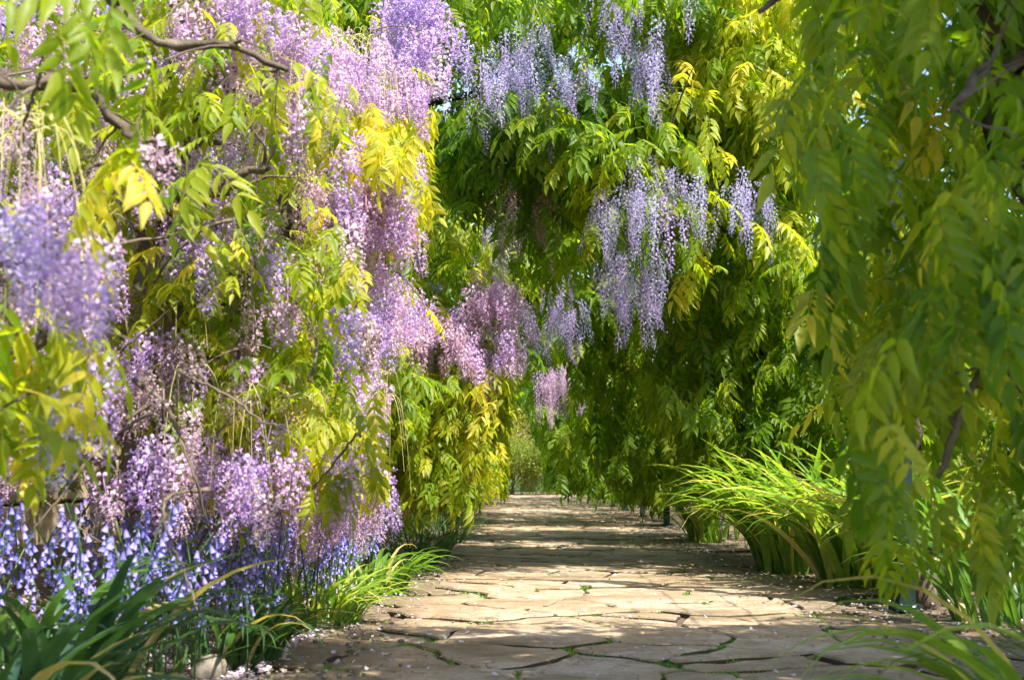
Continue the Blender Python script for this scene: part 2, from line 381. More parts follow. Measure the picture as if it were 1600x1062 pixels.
for i, (sx_, sy_) in enumerate(sites):
    poly = [(sx_ - .9, sy_ - .9), (sx_ + .9, sy_ - .9), (sx_ + .9, sy_ + .9), (sx_ - .9, sy_ + .9)]
    d2 = ((S - S[i]) ** 2).sum(1)
    for j in np.argsort(d2)[1:24]:
        qx, qy = sites[j]; nx_, ny_ = qx - sx_, qy - sy_; mx_, my_ = (qx + sx_) / 2, (qy + sy_) / 2
        poly = clip_poly(poly, nx_, ny_, mx_ * nx_ + my_ * ny_)
        if len(poly) < 3: break
    if len(poly) < 3: continue
    cx = sum(p[0] for p in poly) / len(poly); cyy = sum(p[1] for p in poly) / len(poly)
    if cx < -0.98 or cx > 1.72: continue
    polys.append((poly, cx, cyy))
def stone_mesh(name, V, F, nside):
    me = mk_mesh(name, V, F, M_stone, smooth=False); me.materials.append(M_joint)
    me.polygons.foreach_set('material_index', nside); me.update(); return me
def stone_geo(poly, cx, cyy, i):
    rs = random.Random(900 + i); ring = []
    for k in range(len(poly)):
        a = poly[k]; b = poly[(k + 1) % len(poly)]
        L = math.hypot(b[0] - a[0], b[1] - a[1]); n = max(1, int(L / .07))
        for s in range(n):
            t = s / n; x = a[0] + (b[0] - a[0]) * t; y = a[1] + (b[1] - a[1]) * t
            x += nz(x, y, 6, .045) + nz(x + 9, y, 17, .02); y += nz(x + 30, y + 7, 6, .045) + nz(x, y + 9, 17, .02)
            ring.append((x, y))
    gap = rs.choice((.007, .009, .012, .016, .024, .045)); top = rs.uniform(-.007, .007); tx, ty = rs.uniform(-.01, .01), rs.uniform(-.01, .01)
    def sh(p, g):
        dx, dy = p[0] - cx, p[1] - cyy; L = math.hypot(dx, dy) or 1; g2 = g * (0.7 + .7 * abs(nz(p[0], p[1], 4, 1.0)) * 2)
        f = max(0, L - g2) / L; return (dx * f, dy * f)
    V, F = [], []; n = len(ring)
    for lev, (gg, zz) in enumerate(((gap, -.05), (gap, -.007), (gap + .006, 0.0), (gap + .07, 0.001))):
        for p in ring:
            q = sh(p, gg); V.append((q[0], q[1], zz + top + q[0] * tx + q[1] * ty + (nz(p[0] + q[0], p[1] + q[1], 7, .004) if lev > 1 else 0)))
    for lev in range(3):
        for k in range(n):
            k2 = (k + 1) % n; F.append((lev * n + k, lev * n + k2, (lev + 1) * n + k2, (lev + 1) * n + k))
    c = len(V); V.append((0, 0, .002 + top))
    for k in range(n): F.append((3 * n + k, 3 * n + (k + 1) % n, c))
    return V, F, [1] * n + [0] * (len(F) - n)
polys.sort(key=lambda t: t[2])
farV, farF, farI = [], [], []
for i, (poly, cx, cyy) in enumerate(polys):
    V, F, MI = stone_geo(poly, cx, cyy, i)
    if i < 300:
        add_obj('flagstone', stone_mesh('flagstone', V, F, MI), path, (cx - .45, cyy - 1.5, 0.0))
    else:
        b = len(farV); farV += [(x + cx - .45, y + cyy - 1.5, z) for x, y, z in V]; farF += [tuple(b + q for q in f) for f in F]; farI += MI
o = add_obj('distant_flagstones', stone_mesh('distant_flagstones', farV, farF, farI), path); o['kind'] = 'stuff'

# ------------------------------------------------------------------ metal arches
def box(V, F, c, s):
    b = len(V); x, y, z = c; a, e, h = s[0] / 2, s[1] / 2, s[2] / 2
    V += [Vector((x + i * a, y + j * e, z + k * h)) for k in (-1, 1) for j in (-1, 1) for i in (-1, 1)]
    F += [(b, b + 2, b + 3, b + 1), (b + 4, b + 5, b + 7, b + 6), (b, b + 1, b + 5, b + 4), (b + 2, b + 6, b + 7, b + 3), (b, b + 4, b + 6, b + 2), (b + 1, b + 3, b + 7, b + 5)]
AY = [2.9, 6.7, 10.5, 14.3, 18.1, 21.9, 25.7, 29.5, 33.3, 37.1, 40.9]
Vp, Fp = [], []; box(Vp, Fp, (0, 0, 1.25), (.075, .075, 2.6)); box(Vp, Fp, (0, 0, 0), (.13, .13, .03)); post_me = mk_mesh('post', Vp, Fp, M_metal, smooth=False)
Vp, Fp = [], []
tube(Vp, Fp, [Vector((1.75 * math.cos(a), 0, 2.5 + 1.0 * math.sin(a))) for a in [math.pi * k / 20 for k in range(21)]], [.032] * 21, 8); arch_me = mk_mesh('arch_bar', Vp, Fp, M_metal)
Vp, Fp = [], []; box(Vp, Fp, (0, 0, 2.93), (3.0, .05, .07)); tie_me = mk_mesh('cross_beam', Vp, Fp, M_metal, smooth=False)
Vp, Fp = [], []; box(Vp, Fp, (0, 1.9, 0), (.05, 3.68, .05)); rail_me = mk_mesh('rail', Vp, Fp, M_wood, smooth=False)
Vp, Fp = [], []; tube(Vp, Fp, [(0, 0.05, 0), (0, 3.75, 0)], [.004] * 2, 4); wire_me = mk_mesh('wire', Vp, Fp, M_metal)
ordn = ['nearest', 'second', 'third', 'fourth', 'fifth', 'sixth', 'seventh', 'eighth', 'ninth', 'tenth', 'eleventh']
for i, y in enumerate(AY):
    a = empty('garden_arch', (0, y, 0)); tag(a, 'dark green metal arch over the path, %s from the front of the walk' % ordn[i], 'garden arch', 'metal arches over the walk')
    add_obj('post', post_me, a, (-1.75, 0, 0)); add_obj('post', post_me, a, (1.75, 0, 0)); add_obj('arch_bar', arch_me, a)
    if i >= 2: add_obj('cross_beam', tie_me, a)
    if i < len(AY) - 1:
        if i in (1, 2): add_obj('rail', rail_me, a, (1.79, .04, .46))
        for z in (1.0, 1.55, 2.1):
            add_obj('wire', wire_me, a, (1.75, 0, z)); add_obj('wire', wire_me, a, (-1.75, 0, z))

# ------------------------------------------------------------------ wisteria vines
VN = {}
def vine(key, base, label, group):
    VN[key] = dict(base=Vector(base), label=label, group=group, leaf=[], long=[], plump=[], stalk=[], wood=[])
LG, RG = 'wisterias trained along the left bank', 'wisterias climbing the arches on the right'
vine('L1', (-1.35, 2.0, .12), 'closest wisteria on the left, blurred mauve flowers and big olive leaves at picture edge', LG)
vine('L2', (-1.55, 4.9, .15), 'wisteria with grey twisting boughs and lilac flowers above the near bluebells', LG)
vine('L3', (-1.5, 7.3, .15), 'wisteria with golden young leaves and pink lilac blossom crowning the left bank', LG)
vine('L4', (-1.5, 11.5, .15), 'yellow-green wisteria mounded behind the golden one, purple blossom along its top', LG)
vine('L5', (-1.5, 19.0, .15), 'farther olive wisteria on the left, small purple mound of blossom on top', LG)
vine('L6', (-1.6, 29.0, .15), 'last wisteria on the left before the bright shrubs at the tunnel end', LG)
vine('R1', (1.35, 3.35, .03), 'closest wisteria on the right, large drooping green leaves hanging into the path', RG)
vine('R2', (1.9, 6.9, .04), 'wisteria behind the bright strappy clump, growing up the second metal post', RG)
vine('R3', (1.95, 10.3, .04), 'wisteria spanning the walk with golden top leaves and long lilac racemes', RG)
vine('R4', (1.95, 14.6, .04), 'deep green wisteria on the right curtain beside the fourth metal post', RG)
vine('R5', (1.95, 20.5, .04), 'shaded wisteria in the middle of the tunnel with pale pink racemes', RG)
vine('R6', (1.95, 29.0, .04), 'far dark wisteria on the right near the tunnel end', RG)
rv = random.Random(42)
# the open air of the walk: where each vine has been cut back (outline of the clearance seen down the path)
def PX(q):
    d = MC.transposed() @ (q - Vector(cam.location))
    if d.z > -0.3: return None
    return 800 + FPX * d.x / -d.z, 531 - FPX * d.y / -d.z
def lerp_tab(tab, v):
    if v <= tab[0][0]: return tab[0][1]
    for (a, fa), (b, fb) in zip(tab, tab[1:]):
        if v <= b: return fa + (fb - fa) * (v - a) / (b - a)
    return tab[-1][1]
EDGE_L = {'L1': [(-100, 260), (80, 240), (200, 250), (300, 480), (400, 260), (500, 200), (1000, 200)],
          'L2': [(-100, 500), (20, 500), (150, 560), (260, 540), (400, 560), (480, 590), (620, 600), (760, 610), (880, 560)],
          'L3': [(-100, 705), (90, 705), (150, 680), (370, 672), (400, 610), (480, 690), (540, 700), (600, 600), (760, 630), (900, 640)],
          'L4': [(-100, 600), (400, 640), (460, 690), (500, 790), (560, 825), (600, 800), (680, 785), (720, 745), (770, 740)],
          'L5': [(-100, 640), (400, 740), (425, 812), (500, 815), (540, 838), (600, 800), (700, 795), (770, 785)],
          'L6': [(-100, 640), (500, 800), (560, 800), (760, 790)]}
EDGE_R = {'R1': [(-100, 1255), (60, 1232), (150, 1218), (280, 1200), (320, 1262), (400, 1258), (500, 1238), (560, 1285), (650, 1232), (700, 1325), (860, 1318), (880, 1400), (900, 1500), (950, 1680), (1000, 2500)],
          'R2': [(-100, 1270), (1000, 1270)],
          'R3': [(-100, 680), (330, 690), (400, 760), (420, 930), (470, 1000), (640, 1005), (700, 1060), (765, 1100), (785, 2500)],
          'R4': [(-100, 560), (440, 620), (480, 840), (540, 880), (640, 890), (740, 930), (795, 1000), (810, 2500)],
          'R5': [(-100, 690), (540, 740), (570, 835), (640, 830), (700, 850), (785, 890), (800, 2500)],
          'R6': [(-100, 700), (590, 780), (625, 800), (640, 828), (768, 860), (780, 2500)]}
def free(k, q, slack=0):
    c = PX(q)
    if c is None: return True
    if k == 'R1' and slack == 0:                        # thin places in the nearest curtain
        if noise.noise(Vector((q.x * 5 + 3, q.y * 2.5, q.z * 4.2))) > .17: return False
        if 1385 < c[0] < 1445 and 670 < c[1] < 900: return False
        if 1385 < c[0] < 1640 and 640 < c[1] < 900 and noise.noise(Vector((q.x * 11, q.y * 7, q.z * 9))) > -.22: return False
    e = lerp_tab((EDGE_L if k[0] == 'L' else EDGE_R)[k], c[1])
    return c[0] < e + slack if k[0] == 'L' else c[0] > e - slack
def inside(poly, x, y):
    c = False; n = len(poly); j = n - 1
    for i in range(n):
        xi, yi = poly[i]; xj, yj = poly[j]
        if (yi > y) != (yj > y) and x < (xj - xi) * (y - yi) / (yj - yi) + xi: c = not c
        j = i
    return c
def samp(area, D):
    """random world point whose outline from the path is the given photo area, anywhere through the depth range D"""
    if len(area) == 4 and not isinstance(area[0], tuple): x0, x1, y0, y1 = area; poly = None
    else:
        poly = area; x0 = min(p[0] for p in poly); x1 = max(p[0] for p in poly); y0 = min(p[1] for p in poly); y1 = max(p[1] for p in poly)
    while True:
        x, y = rv.uniform(x0, x1), rv.uniform(y0, y1)
        if poly is None or inside(poly, x, y): return P(x, y, rv.uniform(*D))
def shoot(k, p, per, tint, scale, pitch=(-65, 0), yaw0=None, length=None, slack=0):
    v = VN[k]
    yaw = rv.uniform(0, 2 * math.pi) if yaw0 is None else yaw0 + rv.gauss(0, .8)
    L = length or rv.uniform(.25, .5); t0 = rv.uniform(*tint)
    for i in range(per):
        t = (i + rv.random()) / per
        q = p + Vector((math.cos(yaw) * L * t, math.sin(yaw) * L * t, .05 - L * .5 * t * t)) + Vector((rv.gauss(0, .03), rv.gauss(0, .03), rv.gauss(0, .03)))
        if q.z < 0.12: continue
        a = yaw - math.pi / 2 + (1 if i % 2 else -1) * rv.uniform(.3, 1.3)
        e = (R(rv.uniform(*pitch)), R(rv.gauss(0, 14)), a); sc = rv.uniform(*scale) * (1.08 - .3 * t)
        tip = q + Euler(e).to_matrix() @ Vector((0, .26, -.08)) * sc
        if not (free(k, q, slack) and free(k, tip, 6 + slack) and tip.z > .05): continue
        v['leaf'].append((q, e, sc, rv.randrange(7), min(1, max(0, t0 + rv.gauss(0, .09) + .12 * (t - .5)))))
def spray(k, area, D, n, per=7, tint=(.2, .5), scale=(.9, 1.25), **kw):
    for _ in range(n): shoot(k, samp(area, D), per, tint, scale, **kw)
def flowers(k, area, D, n, kind='plump', tint=(.2, .6), scale=(.8, 1.2), cl=1, spread=.06, zmin=None):
    for _ in range(n):
        c = samp(area, D); tt = rv.uniform(*tint)
        for _ in range(cl):
            q = c + Vector((rv.gauss(0, spread), rv.gauss(0, spread), rv.gauss(0, spread * .6)))
            sl = 130 if kind == 'long' and k[0] == 'R' else 8
            if q.z < (zmin or (.56 if q.y < 8 else .35)) or not free(k, q, sl) or not free(k, q - Vector((0, 0, .2)), sl + 4): continue
            VN[k][kind].append((q, (R(rv.gauss(0, 9)), R(rv.gauss(0, 9)), rv.uniform(0, 6.28)), rv.uniform(*scale), rv.randrange(4), min(1, max(0, tt + rv.gauss(0, .06)))))
def stalks(k, area, D, n, scale=(.8, 1.3)):
    for _ in range(n):
        VN[k]['stalk'].append((samp(area, D), (0, 0, rv.uniform(0, 6.28)), rv.uniform(*scale), rv.randrange(3), .5))
def vol(k, box, n, per=6, tint=(.1, .4), scale=(.9, 1.3), fl=0, ftint=(.2, .6), kind='plump', gaps=None):
    x0, x1, y0, y1, z0, z1 = box
    for _ in range(n):
        p = Vector((rv.uniform(x0, x1), rv.uniform(y0, y1), rv.uniform(z0, z1)))
        if gaps and gaps(p): continue
        if fl and rv.random() < fl and free(k, p) and free(k, p - Vector((0, 0, .25))): VN[k][kind].append((p, (R(rv.gauss(0, 9)), R(rv.gauss(0, 9)), rv.uniform(0, 6.28)), rv.uniform(.8, 1.2), rv.randrange(4), rv.uniform(*ftint)))
        else: shoot(k, p, per, tint, scale)

# --- right, closest curtain
RC = [(1260, -90), (1225, 100), (1205, 270), (1262, 300), (1250, 480), (1300, 560), (1262, 660), (1330, 690), (1400, 640), (1500, 620), (1560, 560), (1700, 520), (1700, -90)]
spray('R1', RC, (2.7, 4.2), 112, 6, (.3, .88), (.45, 1.1), pitch=(-70, 12), yaw0=math.pi)
spray('R1', [(1260, -90), (1225, 100), (1290, 540), (1700, 500), (1700, -90)], (3.4, 4.8), 46, 6, (.25, .65), (.75, 1.1), pitch=(-70, -10))
spray('R1', [(1330, 0), (1330, 700), (1700, 800), (1700, 0)], (2.2, 2.8), 15, 6, (.4, .7), (.55, .85), pitch=(-80, -30))
spray('R1', [(1450, 620), (1620, 600), (1620, 740), (1480, 770)], (2.6, 3.6), 9, 6, (.35, .7), (.6, .9), pitch=(-75, -20), length=.2)
spray('R1', [(1325, 640), (1322, 850), (1375, 860), (1375, 640)], (2.6, 3.4), 10, 6, (.25, .65), (.6, .95), pitch=(-80, -35), length=.2)
spray('R1', [(1380, 860), (1400, 930), (1520, 930), (1600, 860), (1600, 800)], (2.6, 3.2), 9, 4, (.5, .72), (.5, .75), pitch=(-70, -20), length=.15, slack=260)
spray('R1', [(1210, 100), (1190, 280), (1230, 380), (1262, 300), (1250, 100)], (3.0, 4.2), 14, 6, (.1, .35), (.8, 1.1), pitch=(-80, -45), yaw0=2.6)
vol('R1', (1.7, 3.0, 1.6, 4.6, 1.7, 3.0), 36, 7, (.1, .45))
vol('R1', (.35, 3.3, .1, 3.95, 2.65, 3.4), 1100, 7, (.15, .5))  # unseen leaves overhead, massed to throw shade on the near path
flowers('R1', (1420, 1440, 780, 800), (3.0, 3.1), 1, 'plump', (.1, .2))
# --- right, behind the gap
vol('R2', (2.9, 3.8, 5.2, 9.0, .3, 1.5), 130, 6, (.35, .75))
vol('R2', (3.1, 4.0, 5.2, 9.0, 1.2, 2.3), 90, 6, (.35, .75))
spray('R2', [(1290, 380), (1260, 660), (1500, 700), (1500, 380)], (8.8, 10.2), 60, 6, (.25, .6))
# --- the canopy that spans the walk (front face, distance 8.5-12)
CF = [(690, -90), (1270, -90), (1265, 400), (1060, 380), (1040, 300), (900, 330), (840, 280), (690, 270)]
spray('R3', CF, (9.0, 10.2), 240, 7, (.3, .62), (.95, 1.35))
spray('R3', (1050, 1265, -60, 150), (8.4, 9.4), 60, 7, (.52, .88), (.9, 1.25))
spray('R3', (1090, 1265, 90, 420), (8.5, 10.0), 62, 7, (.42, .78), (.9, 1.25))
spray('R3', (960, 1110, 130, 330), (8.3, 9.2), 30, 7, (.35, .75), (.95, 1.25))
spray('R3', (800, 960, 130, 230), (8.3, 9.0), 26, 7, (.2, .42), (1.1, 1.5))
spray('R4', (620, 760, -120, 120), (10, 12), 40, 7, (.3, .6), (1, 1.3), slack=200)
spray('R3', (690, 800, 150, 330), (8.6, 9.6), 30, 7, (.12, .35), (1.0, 1.35))
spray('R3', (880, 1060, -40, 30), (8.4, 9.2), 18, 7, (.3, .6), (1, 1.3))
spray('R3', (1170, 1250, 540, 700), (9.3, 10.2), 10, 6, (.3, .5))
RM = [(1000, 420), (1110, 390), (1270, 400), (1300, 700), (1210, 740), (1140, 700), (1060, 730), (1000, 640)]
spray('R3', RM, (9.4, 11.0), 180, 7, (.34, .62), (.9, 1.25), pitch=(-70, -12))
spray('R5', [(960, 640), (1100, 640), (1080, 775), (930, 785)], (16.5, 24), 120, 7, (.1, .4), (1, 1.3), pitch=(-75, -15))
spray('R4', (650, 750, 400, 520), (14, 16.5), 26, 7, (.35, .6), (1, 1.3), slack=260)
spray('R4', [(600, 180), (720, 180), (720, 450), (600, 430)], (13, 16), 70, 7, (.35, .65), (1, 1.4))
spray('R4', [(900, 520), (1040, 420), (1160, 420), (1160, 740), (1000, 770), (900, 740)], (12.5, 15), 260, 7, (.32, .6), (1.0, 1.35), pitch=(-75, -15))
spray('R4', [(660, 200), (1100, 280), (1060, 480), (900, 520), (830, 470), (660, 460)], (12.3, 13.6), 170, 7, (.3, .65), (1.0, 1.35))
spray('R4', (840, 930, 240, 420), (10.2, 11.5), 20, 7, (.3, .55), (1.0, 1.35))
spray('R4', (690, 760, 330, 460), (11.0, 13.5), 24, 7, (.5, .75), (1.0, 1.3))
spray('R5', [(760, 430), (1000, 430), (1020, 700), (960, 780), (860, 770), (830, 620), (760, 560)], (17, 23), 360, 7, (.25, .6), (1.0, 1.4))
spray('R5', (830, 900, 540, 600), (17, 18.5), 16, 7, (.6, .75), (1.1, 1.4))
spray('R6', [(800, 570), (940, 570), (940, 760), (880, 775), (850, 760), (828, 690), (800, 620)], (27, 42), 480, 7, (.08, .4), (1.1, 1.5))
def lightgap(p):
    yy = p.y; low = 1.7 if p.x > 1.3 else 0.0
    return any(a < yy < b for a, b in ((4.6, 8.6), (13.2, 16.2), (19.2, 21.6), (25.5, 28), (32, 34))) and p.z > max(low, 2.2)
vol('R3', (.3, 2.3, 9.2, 12.6, 3.0, 4.3), 60, 7, (.1, .45))
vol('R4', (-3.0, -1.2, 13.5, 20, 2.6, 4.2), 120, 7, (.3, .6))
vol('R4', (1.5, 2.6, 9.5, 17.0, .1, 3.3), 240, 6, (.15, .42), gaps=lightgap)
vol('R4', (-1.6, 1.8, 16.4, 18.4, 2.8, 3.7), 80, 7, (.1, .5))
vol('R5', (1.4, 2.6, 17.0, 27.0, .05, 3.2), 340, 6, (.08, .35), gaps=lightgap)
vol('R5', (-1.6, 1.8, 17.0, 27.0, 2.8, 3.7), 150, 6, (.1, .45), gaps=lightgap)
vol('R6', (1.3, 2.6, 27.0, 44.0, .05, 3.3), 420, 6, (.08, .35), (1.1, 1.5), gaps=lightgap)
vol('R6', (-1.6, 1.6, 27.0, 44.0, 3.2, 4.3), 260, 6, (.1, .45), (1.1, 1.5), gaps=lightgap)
# racemes, right and centre
for a in ((725, 742, 80, 100, 4), (758, 780, 55, 110, 9), (785, 815, 40, 100, 14), (828, 842, 15, 50, 5), (862, 880, 30, 60, 6), (905, 925, 40, 70, 5), (928, 940, 30, 40, 3), (948, 962, 15, 40, 7), (970, 985, 20, 75, 8), (1002, 1020, 8, 40, 8),
          (985, 992, 235, 260, 4), (945, 965, 290, 330, 8), (1005, 1030, 270, 310, 9), (975, 1000, 300, 330, 5), (1150, 1172, 270, 300, 6), (1185, 1200, 285, 310, 4), (1075, 1090, 255, 270, 4), (1040, 1052, 270, 290, 3), (1060, 1080, 20, 60, 3)):
    dy = rv.uniform(-60, 60) if a[3] < 120 else rv.uniform(-15, 15)
    flowers('R3', (a[0], a[1], a[2] + dy, a[3] + dy), (7.9, 8.6), int(a[4] * 1.6), 'long', (0, .14), (.55, 1.1))
flowers('R3', (938, 1022, 385, 450), (8.2, 8.9), 38, 'long', (.0, .25), (.55, 1.0))
spray('R3', (740, 1060, -70, 5), (7.8, 8.3), 12, 6, (.25, .5), (.8, 1.1))
spray('R3', (930, 1040, 330, 400), (8.1, 8.5), 5, 5, (.3, .55), (.7, .9))
spray('R3', (940, 1040, 215, 265), (8.0, 8.4), 7, 6, (.5, .75), (.8, 1.1))
flowers('R3', (765, 850, 265, 330), (8.7, 9.2), 30, 'long', (.86, .93), (.8, 1.1))
flowers('R3', (855, 868, 310, 330), (8.8, 9.2), 4, 'long', (.86, .93), (.8, 1.0))
flowers('R3', (690, 722, 375, 410), (11.0, 11.6), 9, 'long', (.1, .4), (1, 1.3))
flowers('R3', (655, 690, 370, 430), (11.0, 12), 12, 'long', (.2, .5), (1, 1.3))
flowers('R4', (1140, 1160, 90, 200), (11, 12), 5, 'long', (.8, .95))
for a in ((862, 880, 430, 450, 6), (872, 900, 470, 490, 8), (828, 840, 490, 510, 5), (1035, 1050, 470, 500, 4), (740, 800, 330, 400, 8), (812, 820, 450, 480, 4)):
    flowers('R4', a[:4], (11.4, 12.1), int(a[4] * 1.5), 'long', (.05, .35), (.8, 1.1))
flowers('R5', (850, 905, 570, 598), (15.2, 16), 26, 'long', (.55, .75), (1, 1.3))
flowers('R5', (955, 975, 560, 590), (15.5, 16.5), 6, 'long', (.05, .3), (1, 1.2))
flowers('R5', (920, 940, 560, 580), (17, 18), 4, 'long', (.1, .3), (1, 1.2))

# --- left
LFL = [(-80, -90), (480, -90), (560, 60), (640, 150), (560, 400), (600, 520), (590, 700), (420, 700), (300, 560), (140, 480), (-80, 440)]
LLOW = [(-80, 440), (140, 480), (300, 560), (420, 720), (400, 780), (-80, 780)]
L1B = [(-80, 280), (190, 300), (210, 400), (150, 470), (60, 500), (-80, 520)]
flowers('L1', [(-60, 290), (100, 285), (190, 330), (160, 400), (-60, 420)], (1.9, 2.4), 17, 'plump', (.15, .42), (.45, .65))
flowers('L1', (110, 170, 570, 620), (2.6, 3), 4, 'plump', (.2, .5), (.7, .9))
flowers('L1', (-60, 180, 180, 300), (2.5, 3.2), 8, 'plump', (.75, .97), (.7, .9))
flowers('L1', (-60, 120, 430, 560), (2.8, 3.4), 9, 'plump', (.8, .95), (.7, .9))
spray('L1', (30, 220, -20, 90), (2.0, 2.4), 5, 4, (.55, .68), (.6, .8), pitch=(-60, -10))
spray('L1', (200, 240, 270, 300), (2.4, 2.7), 2, 3, (.72, .85), (.6, .8), length=.12)
spray('L1', (-60, 330, -60, 220), (3.0, 3.8), 10, 5, (.5, .7), (.5, .8))
spray('L1', (-60, 80, 440, 600), (2.4, 3), 8, 4, (.55, .8), (.7, .9))
spray('L1', (380, 470, 180, 300), (3.4, 3.8), 6, 4, (.55, .72), (.7, .95), pitch=(-60, -10))
spray('L1', (100, 170, 540, 580), (2.8, 3.0), 3, 4, (.55, .75), (.7, .9))
stalks('L1', (-40, 110, 160, 240), (2.6, 3.2), 6)
# main bank face, D 3.8-6.5
LF = [(-80, -90), (480, -90), (560, 60), (640, 150), (560, 400), (600, 520), (590, 760), (560, 840), (300, 800), (-80, 780)]
spray('L2', LLOW, (4.6, 6), 18, 4, (.4, .7), (.6, .9))
spray('L2', LFL, (4.4, 6.3), 190, 6, (.38, .86), (.45, .8))
flowers('L2', LFL, (4.2, 6.0), 98, 'plump', (.25, .78), (.7, 1.05), 2)
flowers('L2', LLOW, (4.2, 5.4), 34, 'plump', (.3, .6), (.6, .9))
flowers('L2', LLOW, (4.0, 5.6), 70, 'plump', (.82, 1), (.6, .9))
flowers('L2', LF, (3.8, 5.0), 26, 'long', (.93, 1), (.4, .8))
flowers('L2', LF, (4.3, 6.2), 150, 'plump', (.82, 1.0), (.6, .95), 1)
flowers('L2', (230, 290, 170, 240), (4.5, 4.8), 8, 'plump', (.1, .35), (.8, 1.1))
flowers('L2', (265, 340, 300, 340), (4.5, 4.8), 12, 'plump', (.35, .6), (.8, 1.1))
flowers('L2', (270, 320, 500, 540), (4.3, 4.7), 6, 'plump', (.3, .6), (.7, 1))
flowers('L2', (190, 450, 680, 730), (4.0, 5.2), 26, 'plump', (.3, .65), (.8, 1.1))
flowers('L2', (400, 590, 700, 760), (5.2, 6.2), 24, 'plump', (.45, .85), (.7, 1.0))
flowers('L2', (490, 590, 500, 620), (5.4, 6.3), 34, 'plump', (.25, .6), (.8, 1.1))
flowers('L2', (340, 500, 20, 120), (4.8, 6), 40, 'plump', (.4, .85), (.8, 1.1))
flowers('L2', (180, 420, -50, 40), (4.3, 6), 44, 'plump', (.25, .6), (.8, 1.1))
spray('L2', (400, 590, 600, 740), (4.6, 5.6), 34, 6, (.66, .92), (.55, .85))
spray('L2', (500, 600, 420, 520), (5.0, 6.0), 16, 6, (.6, .9), (.55, .85))
spray('L2', (200, 420, 380, 520), (4.6, 5.6), 30, 6, (.5, .8), (.7, 1.0))
spray('L2', (330, 480, 120, 200), (4.2, 4.8), 12, 5, (.55, .78), (.6, .9))
flowers('L2', (420, 600, 720, 815), (5.3, 6.4), 52, 'plump', (.55, .82), (.6, .95), zmin=.36)
stalks('L2', (420, 600, 540, 740), (4.6, 5.6), 18); stalks('L2', (300, 480, 40, 160), (4.6, 5.6), 14); stalks('L2', (160, 420, 420, 620), (4.2, 5.2), 14)
# L3
L3F = [(430, -90), (520, 20), (560, 80), (680, 160), (660, 380), (560, 480), (640, 620), (650, 760), (560, 760), (400, 400)]
spray('L3', L3F, (6.7, 8.2), 110, 6, (.45, .88), (.6, 1.0))
spray('L3', [(540, 200), (650, 170), (685, 240), (640, 330)], (5.9, 6.3), 14, 6, (.78, 1.0), (.6, .95))
spray('L3', [(520, 170), (640, 140), (685, 230), (660, 370), (590, 350), (540, 240)], (6.2, 7.3), 46, 7, (.7, .98), (.6, .95))
flowers('L3', (500, 680, 100, 170), (6.4, 7.4), 50, 'plump', (.35, .7), (.8, 1.2))
flowers('L3', (540, 640, 390, 520), (6.1, 6.9), 30, 'plump', (.25, .65), (.7, 1.0))
flowers('L3', (520, 665, 265, 350), (5.9, 6.5), 66, 'plump', (.35, .62), (.8, 1.2))
flowers('L3', (610, 690, -60, 80), (7.2, 8), 46, 'plump', (.25, .6), (.9, 1.3))
flowers('L3', (400, 560, 40, 150), (5.8, 6.8), 60, 'plump', (.5, .9), (.8, 1.2))
flowers('L3', (560, 700, 440, 540), (7.6, 9), 50, 'plump', (.4, .75), (.8, 1.2))
stalks('L3', (500, 620, 50, 160), (6.2, 7.0), 22); stalks('L3', (520, 620, 560, 720), (6.0, 7.0), 6)
spray('L3', (480, 660, -80, 40), (8.5, 10), 34, 7, (.3, .6), (1, 1.3))
# L4 bank beyond
L4F = [(580, 540), (700, 520), (790, 570), (800, 640), (770, 740), (720, 770), (620, 720), (570, 640)]
spray('L4', L4F, (8.5, 9.9), 250, 7, (.5, .88), (.65, 1.0))
flowers('L4', [(600, 470), (760, 480), (830, 540), (800, 580), (620, 540)], (8.3, 9.3), 110, 'plump', (.45, .8), (.7, 1.0))
flowers('L4', (600, 740, 620, 750), (8.8, 10), 60, 'plump', (.35, .88), (.7, 1.0))
stalks('L4', (620, 800, 440, 540), (9, 10.5), 24, (.6, 1.0))
spray('L4', [(560, 380), (690, 400), (690, 480), (600, 500)], (9, 11), 40, 6, (.45, .75), (.85, 1.15))
flowers('L4', (640, 690, 390, 450), (9.5, 11), 26, 'plump', (.1, .4), (1.0, 1.4))
spray('L4', (580, 660, 560, 740), (8.0, 9.2), 16, 6, (.4, .75), (.85, 1.15))
flowers('L5', (745, 805, 430, 462), (8.4, 8.9), 34, 'plump', (.55, .75), (.75, 1.0))
spray('L5', (740, 800, 450, 500), (8.8, 9.4), 10, 6, (.4, .7), (.6, .9))
stalks('L5', (735, 810, 420, 445), (8.4, 8.9), 10, (.4, .7))
flowers('L5', (740, 830, 520, 560), (16, 20), 50, 'plump', (.45, .75), (1.2, 1.6))
spray('L5', [(700, 560), (800, 560), (800, 700), (780, 760), (700, 760)], (16, 24), 240, 7, (.5, .85), (1, 1.4))
spray('L6', (740, 800, 560, 750), (27, 38), 200, 7, (.4, .8), (1.1, 1.5))
